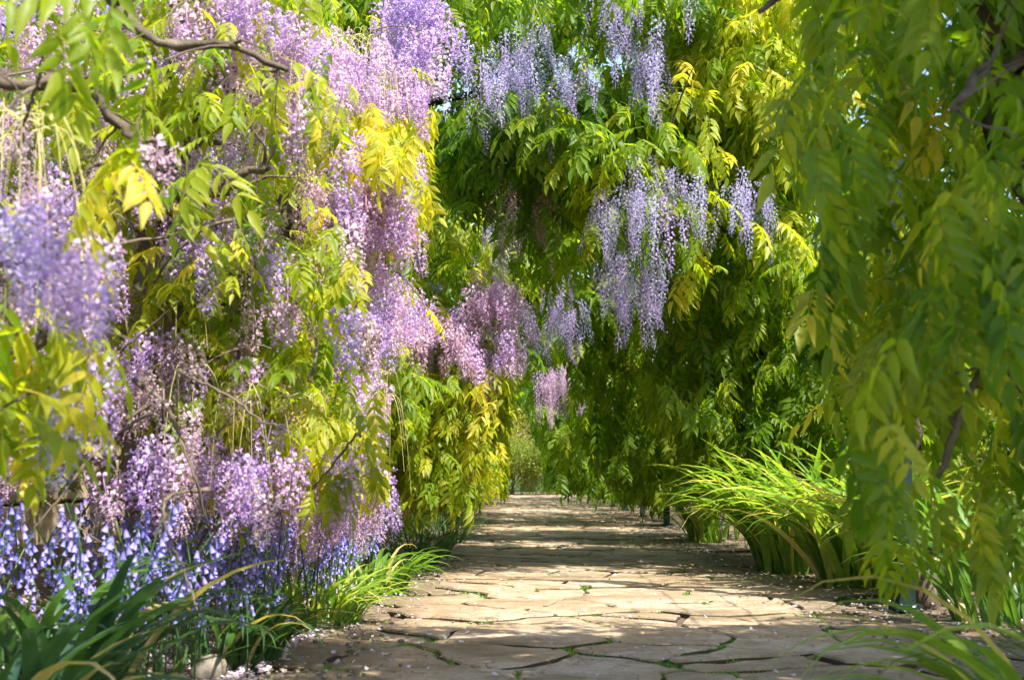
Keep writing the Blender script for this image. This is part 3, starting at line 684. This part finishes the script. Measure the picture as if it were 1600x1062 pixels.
# body of the left bank behind its face
vol('L2', (-3.2, -1.1, 3.6, 7.0, 1.5, 2.9), 110, 5, (.45, .85), fl=.45, ftint=(.3, 1))
vol('L3', (-3.4, -1.0, 7.0, 10.5, 1.1, 3.7), 190, 6, (.4, .85), fl=.35, ftint=(.3, .9))
vol('L4', (-3.2, -1.2, 10.5, 16.5, .4, 3.0), 320, 6, (.4, .8), fl=.2)
vol('L5', (-3.0, -1.3, 16.5, 27.0, .4, 2.9), 320, 6, (.35, .8), fl=.15)
vol('L6', (-3.0, -1.4, 27.0, 42.0, .3, 3.6), 380, 6, (.3, .7), (1.1, 1.5), fl=.1)
vol('L4', (-2.4, -.9, 9.0, 13.0, 2.9, 4.3), 140, 6, (.25, .6), fl=.15)

# wood: trunks and boughs (control points)
def wood(k, ctrl, rad, name='branch', jit=.006): VN[k]['wood'].append((name, ctrl, rad, jit))
def pp(D, *xy):
    D = D if isinstance(D, (list, tuple)) else [D] * len(xy)
    return [P(x, y, d) for (x, y), d in zip(xy, D)]
wood('L2', pp(4.6, (262, 0), (312, 60), (345, 128), (330, 190), (270, 250)), [.022, .026, .03, .028, .03])
wood('L2', pp(4.7, (318, 0), (335, 50), (372, 100), (352, 150), (300, 175)), [.018, .02, .026, .024, .02])
wood('L2', pp(4.4, (205, 300), (255, 306), (300, 300), (345, 300), (372, 272), (420, 262)), [.014, .018, .022, .02, .018, .012])
wood('L2', pp([5, 4.8, 4.7, 4.8, 5], (250, 830), (235, 640), (255, 480), (250, 380), (225, 270)), [.085, .07, .075, .07, .06], 'trunk', .012)
wood('L2', pp(4.9, (250, 390), (290, 440), (360, 470), (380, 570), (440, 620)), [.05, .04, .03, .025, .02])
wood('L2', pp(3.6, (-60, 650), (40, 635), (110, 625), (150, 600)), [.016, .015, .012, .007])
wood('L1', pp(2.9, (-60, 545), (20, 552), (60, 530), (72, 500)), [.014, .013, .01, .006])
wood('L1', pp(2.8, (-80, 400), (-10, 408), (40, 400), (90, 370)), [.018, .018, .014, .008])
wood('L1', pp(3.2, (-80, 135), (30, 130), (130, 140), (200, 210), (240, 220)), [.015, .014, .012, .009, .006])
wood('L1', pp(3.4, (130, -60), (230, 60), (350, 70), (450, 110)), [.014, .012, .01, .006])
wood('L1', [(-1.35, 2, .0), (-1.3, 2.05, .6), (-1.42, 2.2, 1.2), (-1.2, 2.5, 1.9), (-1.0, 2.9, 2.4)], [.06, .05, .05, .045, .04], 'trunk', .012)
wood('L3', pp([6.8, 6.7, 6.6, 6.7, 6.9], (440, 310), (475, 335), (520, 352), (560, 378), (610, 375)), [.035, .032, .035, .03, .018])
wood('L3', pp([7.3, 7.2, 7.1, 7.0], (470, 800), (500, 640), (470, 480), (452, 320)), [.09, .075, .07, .05], 'trunk', .012)
wood('L3', pp(6.8, (560, 378), (540, 330), (570, 250), (600, 200)), [.03, .022, .016, .01])
wood('L4', [(-1.5, 11.5, .1), (-1.4, 11.6, .7), (-1.5, 11.8, 1.3), (-1.2, 12.2, 1.8)], [.08, .06, .055, .04], 'trunk')
wood('L4', pp(12.5, (640, 700), (665, 600), (700, 540), (750, 500)), [.04, .03, .02, .012])
wood('L5', [(-1.5, 19, .1), (-1.35, 19.1, .8), (-1.5, 19.3, 1.5), (-1.1, 19.6, 2.1)], [.09, .07, .06, .04], 'trunk')
wood('L6', [(-1.6, 29, .1), (-1.45, 29.1, 1), (-1.55, 29.3, 2), (-1.1, 29.6, 2.8)], [.09, .07, .06, .04], 'trunk')
wood('R1', [(1.35, 3.35, -.03), (1.30, 3.4, .5), (1.36, 3.5, 1.0), (1.22, 3.55, 1.5), (1.20, 3.5, 2.1), (1.0, 3.3, 2.9)], [.055, .05, .045, .05, .045, .04], 'trunk', .01)
wood('R1', [(1.36, 3.5, 1.0), (1.42, 3.3, 1.4), (1.28, 3.2, 1.9), (1.05, 3.1, 2.5)], [.035, .03, .03, .025])
wood('R1', [(1.2, 3.5, 1.7), (.95, 3.3, 1.85), (.7, 3.1, 1.75), (.5, 3.0, 1.6)], [.02, .016, .012, .006])
wood('R1', [(1.25, 3.5, 1.3), (1.0, 3.0, 1.45), (.85, 2.6, 1.35), (.7, 2.3, 1.2)], [.018, .014, .01, .006])
wood('R1', [(1.4, 3.4, .8), (1.2, 3.1, .95), (.95, 2.9, .85), (.8, 2.8, .6)], [.015, .012, .009, .005])
def twigs(k, area, D, n, L=(.35, .9), r=(.003, .006)):
    for _ in range(n):
        p = samp(area, D); a = rv.uniform(0, 6.28); l = rv.uniform(*L); up = rv.uniform(-.5, .8); pts = [p]
        for i in range(4):
            a += rv.gauss(0, .5); up += rv.gauss(-.15, .35); pts.append(pts[-1] + Vector((math.cos(a), math.sin(a), up)).normalized() * l / 4)
        if not all(free(k, q) for q in pts): continue
        r0 = rv.uniform(*r); wood(k, pts, [r0, r0 * .9, r0 * .75, r0 * .6, r0 * .35], 'twig', .003)
twigs('L2', LF, (4.2, 5.2), 40); twigs('L2', LLOW, (3.8, 4.8), 16, r=(.003, .007)); twigs('L1', (-60, 200, 100, 640), (2.4, 3.2), 10, (.25, .5), (.002, .004))
twigs('L3', L3F, (6.2, 7.2), 26, r=(.004, .009)); twigs('L4', L4F, (9, 10), 14, r=(.006, .012)); twigs('R3', CF, (8.6, 10), 18, (.5, 1.2), (.005, .01)); twigs('R1', RC, (2.8, 4), 14)
for k, x, y in (('R2', 1.9, 6.9), ('R3', 1.95, 10.3), ('R4', 1.95, 14.6), ('R5', 1.95, 20.5), ('R6', 1.95, 29)):
    wood(k, [(x, y, -.03), (x - .12, y + .05, .6), (x + .02, y + .12, 1.2), (x - .14, y, 1.9), (x - .1, y - .1, 2.6), (x - .5, y - .2, 3.1)], [.09, .075, .07, .06, .05, .035], 'trunk', .012)
    wood(k, [(x - .1, y - .1, 2.5), (x - .7, y - .4, 2.95), (x - 1.5, y - .3, 3.2), (x - 2.2, y, 3.1)] if k != 'R2' else [(x, y, 1.9), (x + .4, y - .4, 2.0), (x + .8, y - .3, 2.1), (x + 1.2, y, 2.1)], [.045, .035, .028, .015])
wood('R3', pp(9.6, (1100, 400), (1090, 350), (1060, 300), (1000, 250)), [.035, .03, .02, .012])

# low-cost single-frond twigs joining sprays are left to the fronds' own rachis
LIM = dict(leaf=290, long=170, plump=230, stalk=40)
NAMES = dict(leaf='leaf', long='flower_cluster', plump='flower_cluster', stalk='seed_stalk')
REST = dict(leaf='leaves', long='hanging_blossom', plump='blossom', stalk='seed_stalks')
MESH = dict(leaf=LEAF, long=LONG, plump=PLUMP, stalk=STALK)
camloc = Vector(cam.location)
def in_view(q):
    d = MC.transposed() @ (q - camloc)
    return d.z < 0 and abs(d.x / d.z) < .38 and abs(d.y / d.z) < .27
ntot = 0
for k, v in VN.items():
    root = empty('wisteria_vine', v['base']); tag(root, v['label'], 'wisteria', v['group'])
    for (nm, ctrl, rad, jit) in v['wood']:
        V, F = [], []; pts, rr = smooth_path(ctrl, rad, 7, jit)
        tube(V, F, [p - v['base'] for p in pts], rr, 9 if nm == 'trunk' else 7, .6)
        if nm == 'branch':                              # forks and spurs of the bough
            for _ in range(6):
                i = rv.randrange(2, len(pts) - 1); a = rv.uniform(0, 6.28); l = rv.uniform(.1, .35) * (1 if v['base'].y < 9 else 1.8)
                dr = Vector((math.cos(a), math.sin(a), rv.uniform(-.3, 1))).normalized(); q = [pts[i]]
                for _ in range(4): dr = (dr + Vector([rv.gauss(0, .35) for _ in range(3)])).normalized(); q.append(q[-1] + dr * l / 4)
                tube(V, F, [p - v['base'] for p in q], [rr[i] * f for f in (.55, .42, .32, .24, .14)], 5, .4)
        add_obj(nm, mk_mesh(nm, V, F, M_bark), root)
    for kind in ('leaf', 'long', 'plump', 'stalk'):
        rows = v[kind]
        if not rows: continue
        lim = LIM[kind]
        rows.sort(key=lambda r: (not in_view(r[0]), (r[0] - camloc).length / r[2]))
        for (q, e, s, var, t) in rows[:lim]:
            ms = MESH[kind]; add_obj(NAMES[kind], ms[var % len(ms)], root, q - v['base'], e, s, t)
        if rows[lim:]: scatter(REST[kind], MESH[kind], rows[lim:], root, v['base'])
        ntot += len(rows)
print('pieces', ntot, {k: (len(v['leaf']), len(v['long']), len(v['plump'])) for k, v in VN.items()})

# ------------------------------------------------------------------ strap-leaved clumps
def blade(seed, L, W, arch, up=.9):
    rnd = random.Random(seed); V, F, pv = [], [], []; n = 8
    p = Vector((0, 0, 0)); ang = R(rnd.uniform(68, 84)) * up; tw = rnd.uniform(-.3, .3)
    for i in range(n + 1):
        t = i / n; w_ = W * (1 - t ** 2.2) * (.7 + .3 * math.sin(t * 3)) + .0006
        s = Vector((math.cos(tw * t), math.sin(tw * t) , 0)); nn = Vector((0, -math.sin(ang), math.cos(ang)))
        V += [p - s * w_ / 2 + nn * w_ * .22, p, p + s * w_ / 2 + nn * w_ * .22]; pv += [.5 + .5 * t, .35 + .5 * t, .5 + .5 * t]
        p = p + Vector((0, math.cos(ang), math.sin(ang))) * (L / n); ang -= arch / n * (0.5 + t)
    for i in range(n):
        b = i * 3; F += [(b, b + 1, b + 4, b + 3), (b + 1, b + 2, b + 5, b + 4)]
    return mk_mesh('leaf_blade', V, F, M_blade, pv)
BD = [blade(i + 40, 1.0, .058, R(a), 1.0) for i, a in enumerate((75, 105, 140, 95, 125, 60))]
BS = [blade(i + 60, 1.0, .065, R(a)) for i, a in enumerate((100, 130, 150, 115))]
BL = [blade(i, 1.0, .028, R(a)) for i, a in enumerate((95, 120, 140, 105, 75))]
BW = [blade(i + 9, 1.0, .075, R(a)) for i, a in enumerate((80, 110, 135))]
def clump(x, y, n, length, tint, rad, label, group, cat='strappy plant', meshes=BL, lean=None, name='strap_leaf_clump', zz=None):
    z = z_bed(x, y) - .01 if zz is None else zz
    c = empty(name, (x, y, z)); tag(c, label, cat, group)
    for i in range(n):
        a = rv.uniform(0, 6.283) if lean is None or rv.random() < .25 else rv.gauss(lean, 1.05)
        r = rad * math.sqrt(rv.random()); b = rv.uniform(0, 6.28) if lean is None else a + rv.gauss(0, .8)
        add_obj('leaf_blade', meshes[rv.randrange(len(meshes))], c, (r * math.sin(b) * -1 * -1, r * math.cos(b), 0), (R(rv.gauss(0, 7)), R(rv.gauss(0, 7)), -a), rv.uniform(*length), rv.uniform(*tint) if rv.random() < .94 else 1.0)
DG = 'daylily clumps along the right edge'
# Z angle: 0 leans +Y, pi/2 leans +X, -pi/2 leans -X (towards the left)
for (x, y, n, ln, lb) in ((1.70, 9.1, 130, (.8, 1.2), 'largest bright green strappy clump, arching over the right path edge'),
                      (1.86, 8.1, 130, (.75, 1.15), 'sunlit strappy clump in front of the largest one on the right'),
                      (2.0, 7.2, 110, (.65, 1.05), 'strappy clump half hidden by the hanging leaves beside the second post'),
                      (2.0, 6.0, 50, (.5, .8), 'shaded strappy clump nearer than the second post'),
                      (1.75, 13.6, 60, (.55, .85), 'small strappy clump beside the fourth post, past the largest clump'),
                      (2.15, 9.3, 60, (.7, 1.0), 'tall strappy clump behind the largest one, against the curtain')):
    clump(x, y, n, ln, (.45, .9) if y > 7 else (.3, .6), .24, lb, DG, 'daylily', lean=-1.6 if x < 2.1 else None, meshes=BD)
clump(1.02, 2.7, 26, (.5, .8), (.6, .95), .07, 'very near bright strappy plant at the lower right corner', 'near corner plants', 'strappy plant', lean=-1.5, meshes=BS)
clump(1.25, 3.0, 22, (.4, .65), (.3, .7), .1, 'darker strappy plant just behind the lower right corner one', 'near corner plants', 'strappy plant', lean=-1.2)
LSG = 'strap leaf clumps along the left path edge'
for (x, y, n, ln, tt, ms, lb) in ((-1.1, 2.95, 40, (.38, .6), (.0, .22), BW, 'broad blue-green strap leaves filling the lower left corner'),
                          (-1.15, 3.5, 30, (.45, .7), (.0, .25), BW, 'broad strap leaves leaning right, just behind the corner clump'),
                          (-1.35, 3.8, 18, (.4, .6), (.1, .4), BW, 'broad strap leaves among bluebells farther from the path'),
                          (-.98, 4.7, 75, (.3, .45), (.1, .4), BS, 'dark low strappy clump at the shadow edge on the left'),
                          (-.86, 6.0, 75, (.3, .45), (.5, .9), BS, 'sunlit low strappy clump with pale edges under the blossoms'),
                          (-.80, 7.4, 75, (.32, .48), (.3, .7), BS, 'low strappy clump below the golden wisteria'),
                          (-.78, 9.6, 85, (.35, .5), (.15, .45), BL, 'fine dark strappy clump on the path edge past the golden wisteria'),
                          (-.76, 10.9, 85, (.35, .5), (.1, .4), BL, 'second fine dark strappy clump past the golden wisteria'),
                          (-.74, 13.0, 70, (.35, .5), (.1, .4), BL, 'fine dark strappy clump, farthest on the left edge')):
    clump(x, y, n, ln, tt, .16, lb, LSG, lean=1.4, meshes=ms)

# ------------------------------------------------------------------ bluebells
def bell_spray(seed, L=.38, nb=10):
    rnd = random.Random(seed); V, F, pv = [], [], []; lean = rnd.uniform(.1, .4)
    def ax(t): return Vector((0, L * lean * t ** 2, L * t * (1 - .1 * t)))
    for i in range(nb):
        t = .55 + .45 * i / nb; a = rnd.uniform(-1.6, 1.6) + math.pi / 2; p = ax(t) + Vector((math.cos(a), math.sin(a), .1)) * rnd.uniform(.012, .022)
        d = Vector((math.cos(a) * .35, math.sin(a) * .35, -1)).normalized(); s1 = d.cross(Vector((1, 0, 0))).normalized(); s2 = d.cross(s1)
        b = len(V); h = rnd.uniform(.012, .0165) * (1.1 - .3 * (t - .5))
        for lv, (r_, dd) in enumerate(((.0028, 0), (.0046, .5), (.0064, 1.0))):
            for q in range(5): an = q * 1.2566; V.append(p + d * h * dd + (s1 * math.cos(an) + s2 * math.sin(an)) * r_); pv.append((0, .08, .35)[lv])
        for lv in range(2):
            for q in range(5): q2 = (q + 1) % 5; F.append((b + lv * 5 + q, b + lv * 5 + q2, b + lv * 5 + 5 + q2, b + lv * 5 + 5 + q))
        F.append(tuple(b + q for q in range(5)))
    sV, sF = [], []; tube(sV, sF, [ax(i / 6) for i in range(7)], [.0035, .0032, .003, .0028, .0024, .002, .0014], 4)
    return mk_mesh('bells', V, F, M_bell, pv), mk_mesh('stem', sV, sF, M_blade, [.5] * len(sV))
BB = [bell_spray(i, .3 + .03 * i, 12 + i) for i in range(5)]
BELLS = []                                         # the same bells one by one, for the near plants
for m1, m2 in BB:
    co = [v_.co.copy() for v_ in m1.vertices]; lst = []; pvs = [(0, .08, .35)[q // 5] for q in range(15)]
    for q in range(0, len(co), 15):
        c0 = sum(co[q:q + 5], Vector()) / 5
        lst.append((mk_mesh('bell', [p - c0 for p in co[q:q + 15]], [(lv * 5 + j, lv * 5 + (j + 1) % 5, lv * 5 + 5 + (j + 1) % 5, lv * 5 + 5 + j) for lv in range(2) for j in range(5)] + [tuple(range(5))], M_bell, pvs), c0))
    BELLS.append(lst)
nb = 0; rb = random.Random(77)
while nb < 290:
    y = 3.6 + 5.4 * rb.random() ** 1.0; x = -.84 - abs(rb.gauss(0, .40)) - .12 * (y < 4.4)
    if x < -2.4: continue
    z = z_left(x, y); c = empty('bluebell', (x, y, z), rb.uniform(0, 6.28))
    tag(c, 'blue-violet bluebell flower spike in the drift below the left wisterias', 'bluebell', 'bluebells drifting along the left bank')
    m1, m2 = BB[rb.randrange(5)]; s = rb.uniform(.8, 1.45)
    tn = rb.uniform(0, 1)
    if y < 4.6:
        for bm_, off in BELLS[BB.index((m1, m2))]: add_obj('bell', bm_, c, off * s, scl=s, tint=tn)
    else: add_obj('bells', m1, c, scl=s, tint=tn)['kind'] = 'stuff'
    add_obj('stem', m2, c, scl=s, tint=.3); nb += 1
# narrow foliage of the drift, too dense to count
rows = []
for _ in range(900):
    y = rb.uniform(3.0, 26); x = -.95 - abs(rb.gauss(0, .45)); rows.append((Vector((x, y, z_left(x, y) - .01)), (R(rb.gauss(0, 12)), R(rb.gauss(0, 12)), rb.uniform(0, 6.28)), rb.uniform(.2, .4), rb.randrange(5), rb.uniform(.1, .7)))
for _ in range(500):
    y = rb.uniform(3.0, 36); x = 1.75 + abs(rb.gauss(0, .5)); rows.append((Vector((x, y, z_right(x, y) - .01)), (R(rb.gauss(0, 12)), R(rb.gauss(0, 12)), rb.uniform(0, 6.28)), rb.uniform(.15, .4), rb.randrange(5), rb.uniform(.2, .8)))
o = scatter('undergrowth', BL, rows); tag(o, 'mixed narrow green undergrowth in the soil beds on both sides', 'undergrowth')

# ------------------------------------------------------------------ fallen petals and litter
def petal_mesh(seed):
    rnd = random.Random(seed); V = [Vector((0, 0, 0.002))]; F = []
    for i in range(6): a = i * 1.047; r = .009 * rnd.uniform(.6, 1.2); V.append(Vector((math.cos(a) * r, math.sin(a) * r * .75, .002 + rnd.uniform(0, .006))))
    F = [(0, 1 + i, 1 + (i + 1) % 6) for i in range(6)]
    return mk_mesh('petal', V, F, M_petal, [rnd.uniform(.5, 1)] * 7)
PT = [petal_mesh(i) for i in range(4)]
rows = []
for _ in range(9000):
    u = rb.random()
    if u < .82:
        y = 2.6 + 7 * rb.random() ** 1.2; x = -.8 - abs(rb.gauss(0, .5)); z = z_left(x, y) + .004
        if x > -.9: z = max(z, .006)
    elif u < .92: y = 2.8 + 14 * rb.random() ** 1.6; x = rb.uniform(-.9, 1.6) if rb.random() < .35 else -.9 + abs(rb.gauss(0, .22)); z = .009
    else: y = 2.8 + 8 * rb.random(); x = 1.75 - rb.gauss(0, .28); z = max(z_right(x, y), .002) + .006
    rows.append((Vector((x, y, z)), (R(rb.gauss(0, 18)), R(rb.gauss(0, 18)), rb.uniform(0, 6.28)), rb.uniform(.6, 1.5), rb.randrange(4), rb.uniform(.2, .9) if rb.random() < .7 else rb.uniform(.9, 1)))
o = scatter('fallen_petals', PT, rows); tag(o, 'pale lilac fallen petals littering the path edges and the left bank', 'petals')
def clod(seed, r=.012):
    rnd = random.Random(seed); bm = bmesh.new(); bmesh.ops.create_icosphere(bm, subdivisions=1, radius=r)
    for v_ in bm.verts: v_.co *= rnd.uniform(.6, 1.2); v_.co.z *= .6
    me = bpy.data.meshes.new('clod'); bm.to_mesh(me); bm.free(); me.materials.append(M_rock); return me
CL = [clod(i) for i in range(3)]
rows = []
for _ in range(6000):
    y = 2.8 + 16 * rb.random() ** 1.4
    if rb.random() < .5: x = -.85 - rb.gauss(0, .2)
    else: x = 1.7 + rb.gauss(0, .25)
    z = max(z_bed(x, y), 0.0 if -.8 < x < 1.5 else -1)
    rows.append((Vector((x, y, z + .004)), (0, 0, rb.uniform(0, 6.28)), rb.uniform(.25, 1.2), rb.randrange(3), .5))
o = scatter('gravel', CL, rows); tag(o, 'small grit and clods along the soil margins of the path', 'gravel')
# moss and weeds in the joints
def tuft(seed):
    rnd = random.Random(seed); V, F, pv = [], [], []
    for i in range(16):
        a = rnd.uniform(0, 6.28); r = rnd.uniform(0, .03); b = Vector((math.cos(a) * r, math.sin(a) * r, -.004)); h = rnd.uniform(.008, .022)
        s = Vector((-math.sin(a), math.cos(a), 0)) * .003; t = b + Vector((math.cos(a) * h * .5, math.sin(a) * h * .5, h)); n = len(V)
        V += [b - s, b + s, t]; pv += [.3, .3, .7]; F.append((n, n + 1, n + 2))
    return mk_mesh('moss_tuft', V, F, M_blade, pv)
TF = [tuft(i) for i in range(3)]; rows = []
for (poly, cx, cyy) in polys[:260]:
    for k in range(len(poly)):
        a = poly[k]; b = poly[(k + 1) % len(poly)]
        for _ in range(7):
            t = rb.random(); x = a[0] + (b[0] - a[0]) * t; y = a[1] + (b[1] - a[1]) * t
            if noise.noise(Vector((x * 1.6, y * 1.6, 8))) < -.05: continue
            x += nz(x, y, 6, .045); y += nz(x + 30, y + 7, 6, .045)
            rows.append((Vector((x + rb.gauss(0, .01), y + rb.gauss(0, .01), -.012)), (0, 0, rb.uniform(0, 6.28)), rb.uniform(.5, 1.1), rb.randrange(3), rb.uniform(.3, .8)))
o = scatter('moss', TF, rows); tag(o, 'green moss and tiny weeds in the joints between flagstones', 'moss')

# edging rocks at the foot of the left bank
def rock(seed, s):
    rnd = random.Random(seed); bm = bmesh.new(); bmesh.ops.create_icosphere(bm, subdivisions=2, radius=1)
    for v_ in bm.verts:
        v_.co *= 1 + .25 * noise.noise(v_.co * 1.3 + Vector((seed, 0, 0))); v_.co = Vector((v_.co.x * s[0], v_.co.y * s[1], v_.co.z * s[2]))
    me = bpy.data.meshes.new('edging_stone'); bm.to_mesh(me); bm.free(); me.materials.append(M_rock); me.polygons.foreach_set('use_smooth', [True] * len(me.polygons)); return me
for i in range(16):
    y = 3.2 + i * .42 + rb.uniform(-.1, .1); o = add_obj('edging_stone', rock(i, (rb.uniform(.04, .07), rb.uniform(.07, .12), rb.uniform(.035, .06))), None, (-.98 + rb.uniform(-.04, .04), y, .015), (0, 0, rb.uniform(-.5, .5)))
    tag(o, 'rough brown edging stone at the foot of the left bank, %s from the front' % (ordn + ['twelfth', 'thirteenth', 'fourteenth', 'fifteenth', 'sixteenth'])[i], 'stone', 'edging stones along the left path edge')

# ------------------------------------------------------------------ rubble wall behind the left bank
wr = empty('stone_wall', (-2.5, 10, 0)); tag(wr, 'tan rubble stone wall glimpsed through the flowers on the left', 'wall')
def block(seed):
    rnd = random.Random(seed); bm = bmesh.new(); bmesh.ops.create_cube(bm, size=1)
    for v_ in bm.verts: v_.co += Vector([rnd.uniform(-.04, .04) for _ in range(3)])
    bmesh.ops.bevel(bm, geom=bm.edges[:], offset=.06, segments=1, affect='EDGES')
    me = bpy.data.meshes.new('stone'); bm.to_mesh(me); bm.free(); me.materials.append(M_wall); return me
BK = [block(i) for i in range(6)]
z = 0.0
for row in range(8):
    h = rb.uniform(.18, .26); y = -6 + rb.uniform(0, .3)
    while y < 7:
        L = rb.uniform(.3, .62); o = add_obj('stone', BK[rb.randrange(6)], wr, (rb.uniform(-.02, .02), y + L / 2, z + h / 2)); o.scale = (.3, L - .015, h - .012); y += L
    z += h
V, F = [], []; box(V, F, (-.12, .5, z / 2), (.2, 13.2, z)); add_obj('mortar_core', mk_mesh('mortar_core', V, F, M_soil, smooth=False), wr)

# ------------------------------------------------------------------ shrubs and trees beyond
def leafball(seed, n=22, r=.22, ls=.05):
    rnd = random.Random(seed); V, F, pv = [], [], []
    for _ in range(n):
        d = Vector((rnd.gauss(0, 1), rnd.gauss(0, 1), rnd.gauss(0, .8))).normalized() * r * rnd.random() ** .4
        o_ = (d.normalized() + Vector((rnd.gauss(0, .5), rnd.gauss(0, .5), rnd.gauss(0, .5)))).normalized()
        leaflet(V, F, pv, d, o_, Vector((rnd.gauss(0, .4), rnd.gauss(0, .4), 1)).normalized(), ls * rnd.uniform(.8, 1.5), ls * .55, rnd.random(), .2)
    return mk_mesh('leaf_clump', V, F, M_shrub, pv)
LB = [leafball(i) for i in range(4)]
def bush(name, x, y, rx, ry, h, n, tint, scale, label, cat, group, trunk_h=.0):
    c = empty(name, (x, y, -.03)); tag(c, label, cat, group)
    V, F = [], []
    zc = trunk_h + (h - trunk_h) * .5; rz = (h - trunk_h) * .55
    pts, rr = smooth_path([(0, 0, 0), (.05 * h, .03 * h, h * .3), (-.02 * h, .04 * h, h * .55), (.03 * h, 0, h * .8)], [.035 * h, .028 * h, .02 * h, .008 * h], 5, .01 * h); tube(V, F, pts, rr, 7, .3)
    for _ in range(5):
        a = rb.uniform(0, 6.28); s = Vector((0, 0, h * rb.uniform(.2, .5))); e = Vector((math.cos(a) * rx * .7, math.sin(a) * ry * .7, h * rb.uniform(.5, .85)))
        pts, rr = smooth_path([s, (s + e) / 2 + Vector((0, 0, -.04 * h)), e], [.016 * h, .01 * h, .004 * h], 4, .01 * h); tube(V, F, pts, rr, 5, .3)
    add_obj('trunk', mk_mesh('trunk', V, F, M_bark), c)
    rows = []; sd_ = rb.uniform(0, 99); lobes = [(Vector((rb.gauss(0, .5), rb.gauss(0, .5), rb.gauss(0, .5))), rb.uniform(.35, .6)) for _ in range(9)]
    while len(rows) < n:
        lc, lr = lobes[rb.randrange(9)]
        u = Vector((rb.gauss(0, 1), rb.gauss(0, 1), rb.gauss(0, 1))).normalized() * lr * rb.uniform(.75, 1.05) + lc
        q = Vector((u.x * rx, u.y * ry, zc + u.z * rz))
        if q.z < .1 or noise.noise(u * 3 + Vector((sd_, 0, 0))) < -.22: continue
        rows.append((q, (rb.uniform(0, 6.28), rb.uniform(0, 6.28), rb.uniform(0, 6.28)), rb.uniform(*scale), rb.randrange(4), rb.uniform(*tint)))
    scatter('crown', LB, rows, c)
bush('shrub', -.6, 50, 1.8, 1.2, 1.9, 900, (.6, .9), (1, 1.6), 'bright green low shrub at the far end of the path', 'shrub', None)
bush('shrub', -.9, 53, 2.4, 1.5, 4.2, 1200, (.8, 1), (1.4, 2), 'golden-brown tall shrub behind the bright green one at the tunnel end', 'shrub', None)
bush('shrub', 2.2, 51, 2.0, 1.5, 2.8, 900, (.4, .8), (1.2, 1.8), 'mid green shrub at the tunnel end on the right', 'shrub', None)
bush('shrub', -3.6, 44, 2.0, 1.5, 3.6, 900, (.3, .7), (1.2, 1.8), 'green shrub at the tunnel end on the left', 'shrub', None)
for i, (x, y, r_, h) in enumerate(((4.2, 5.6, 1.1, 2.2), (4.6, 8.2, 1.3, 2.6), (4.4, 11.5, 1.4, 2.8), (4.8, 15.5, 1.6, 3.2), (4.9, 20.5, 1.8, 3.4), (5.2, 27, 2.2, 4.0), (4.4, 3.2, 1.1, 2.4))):
    bush('shrub', x, y, r_, r_ * 1.2, h, 900, (.4, 1), (.8, 1.3), 'sunlit shrub beyond the right curtain, ' + ('level with the second arch', 'just past the second arch', 'level with the third arch', 'level with the fourth arch', 'between the fifth and sixth arches', 'farthest along that side', 'closest of that row')[i], 'shrub', 'shrubs beyond the right curtain')
for i, (x, y, r_, h) in enumerate(((-6.5, 9, 2.0, 4.6), (-7, 15, 2.4, 5.2), (-7.5, 22, 2.6, 5.8), (-6.8, 31, 3, 6.2))):
    bush('tree', x, y, r_, r_, h, 1300, (.2, .7), (1.3, 2.0), 'green tree behind the left bank, ' + ('closest one, just past the stone wall', 'second one along', 'third one along', 'farthest of that row')[i], 'tree', 'trees behind the left bank', 1.2)
for i, (x, y, r_, h) in enumerate(((-9, 62, 5, 9), (0, 66, 5.5, 9.5), (9, 60, 5, 9), (10, 40, 3.5, 7.5), (9.5, 26, 3, 6.5))):
    bush('tree', x, y, r_, r_, h, 1600, (.1, .6), (2.2, 3.4), 'tall green tree past the end of the walk, ' + ('left of the path', 'straight behind the path', 'right of the path', 'on the right side and closer', 'on the right side and closest')[i], 'tree', 'trees beyond the walk', 1.6)
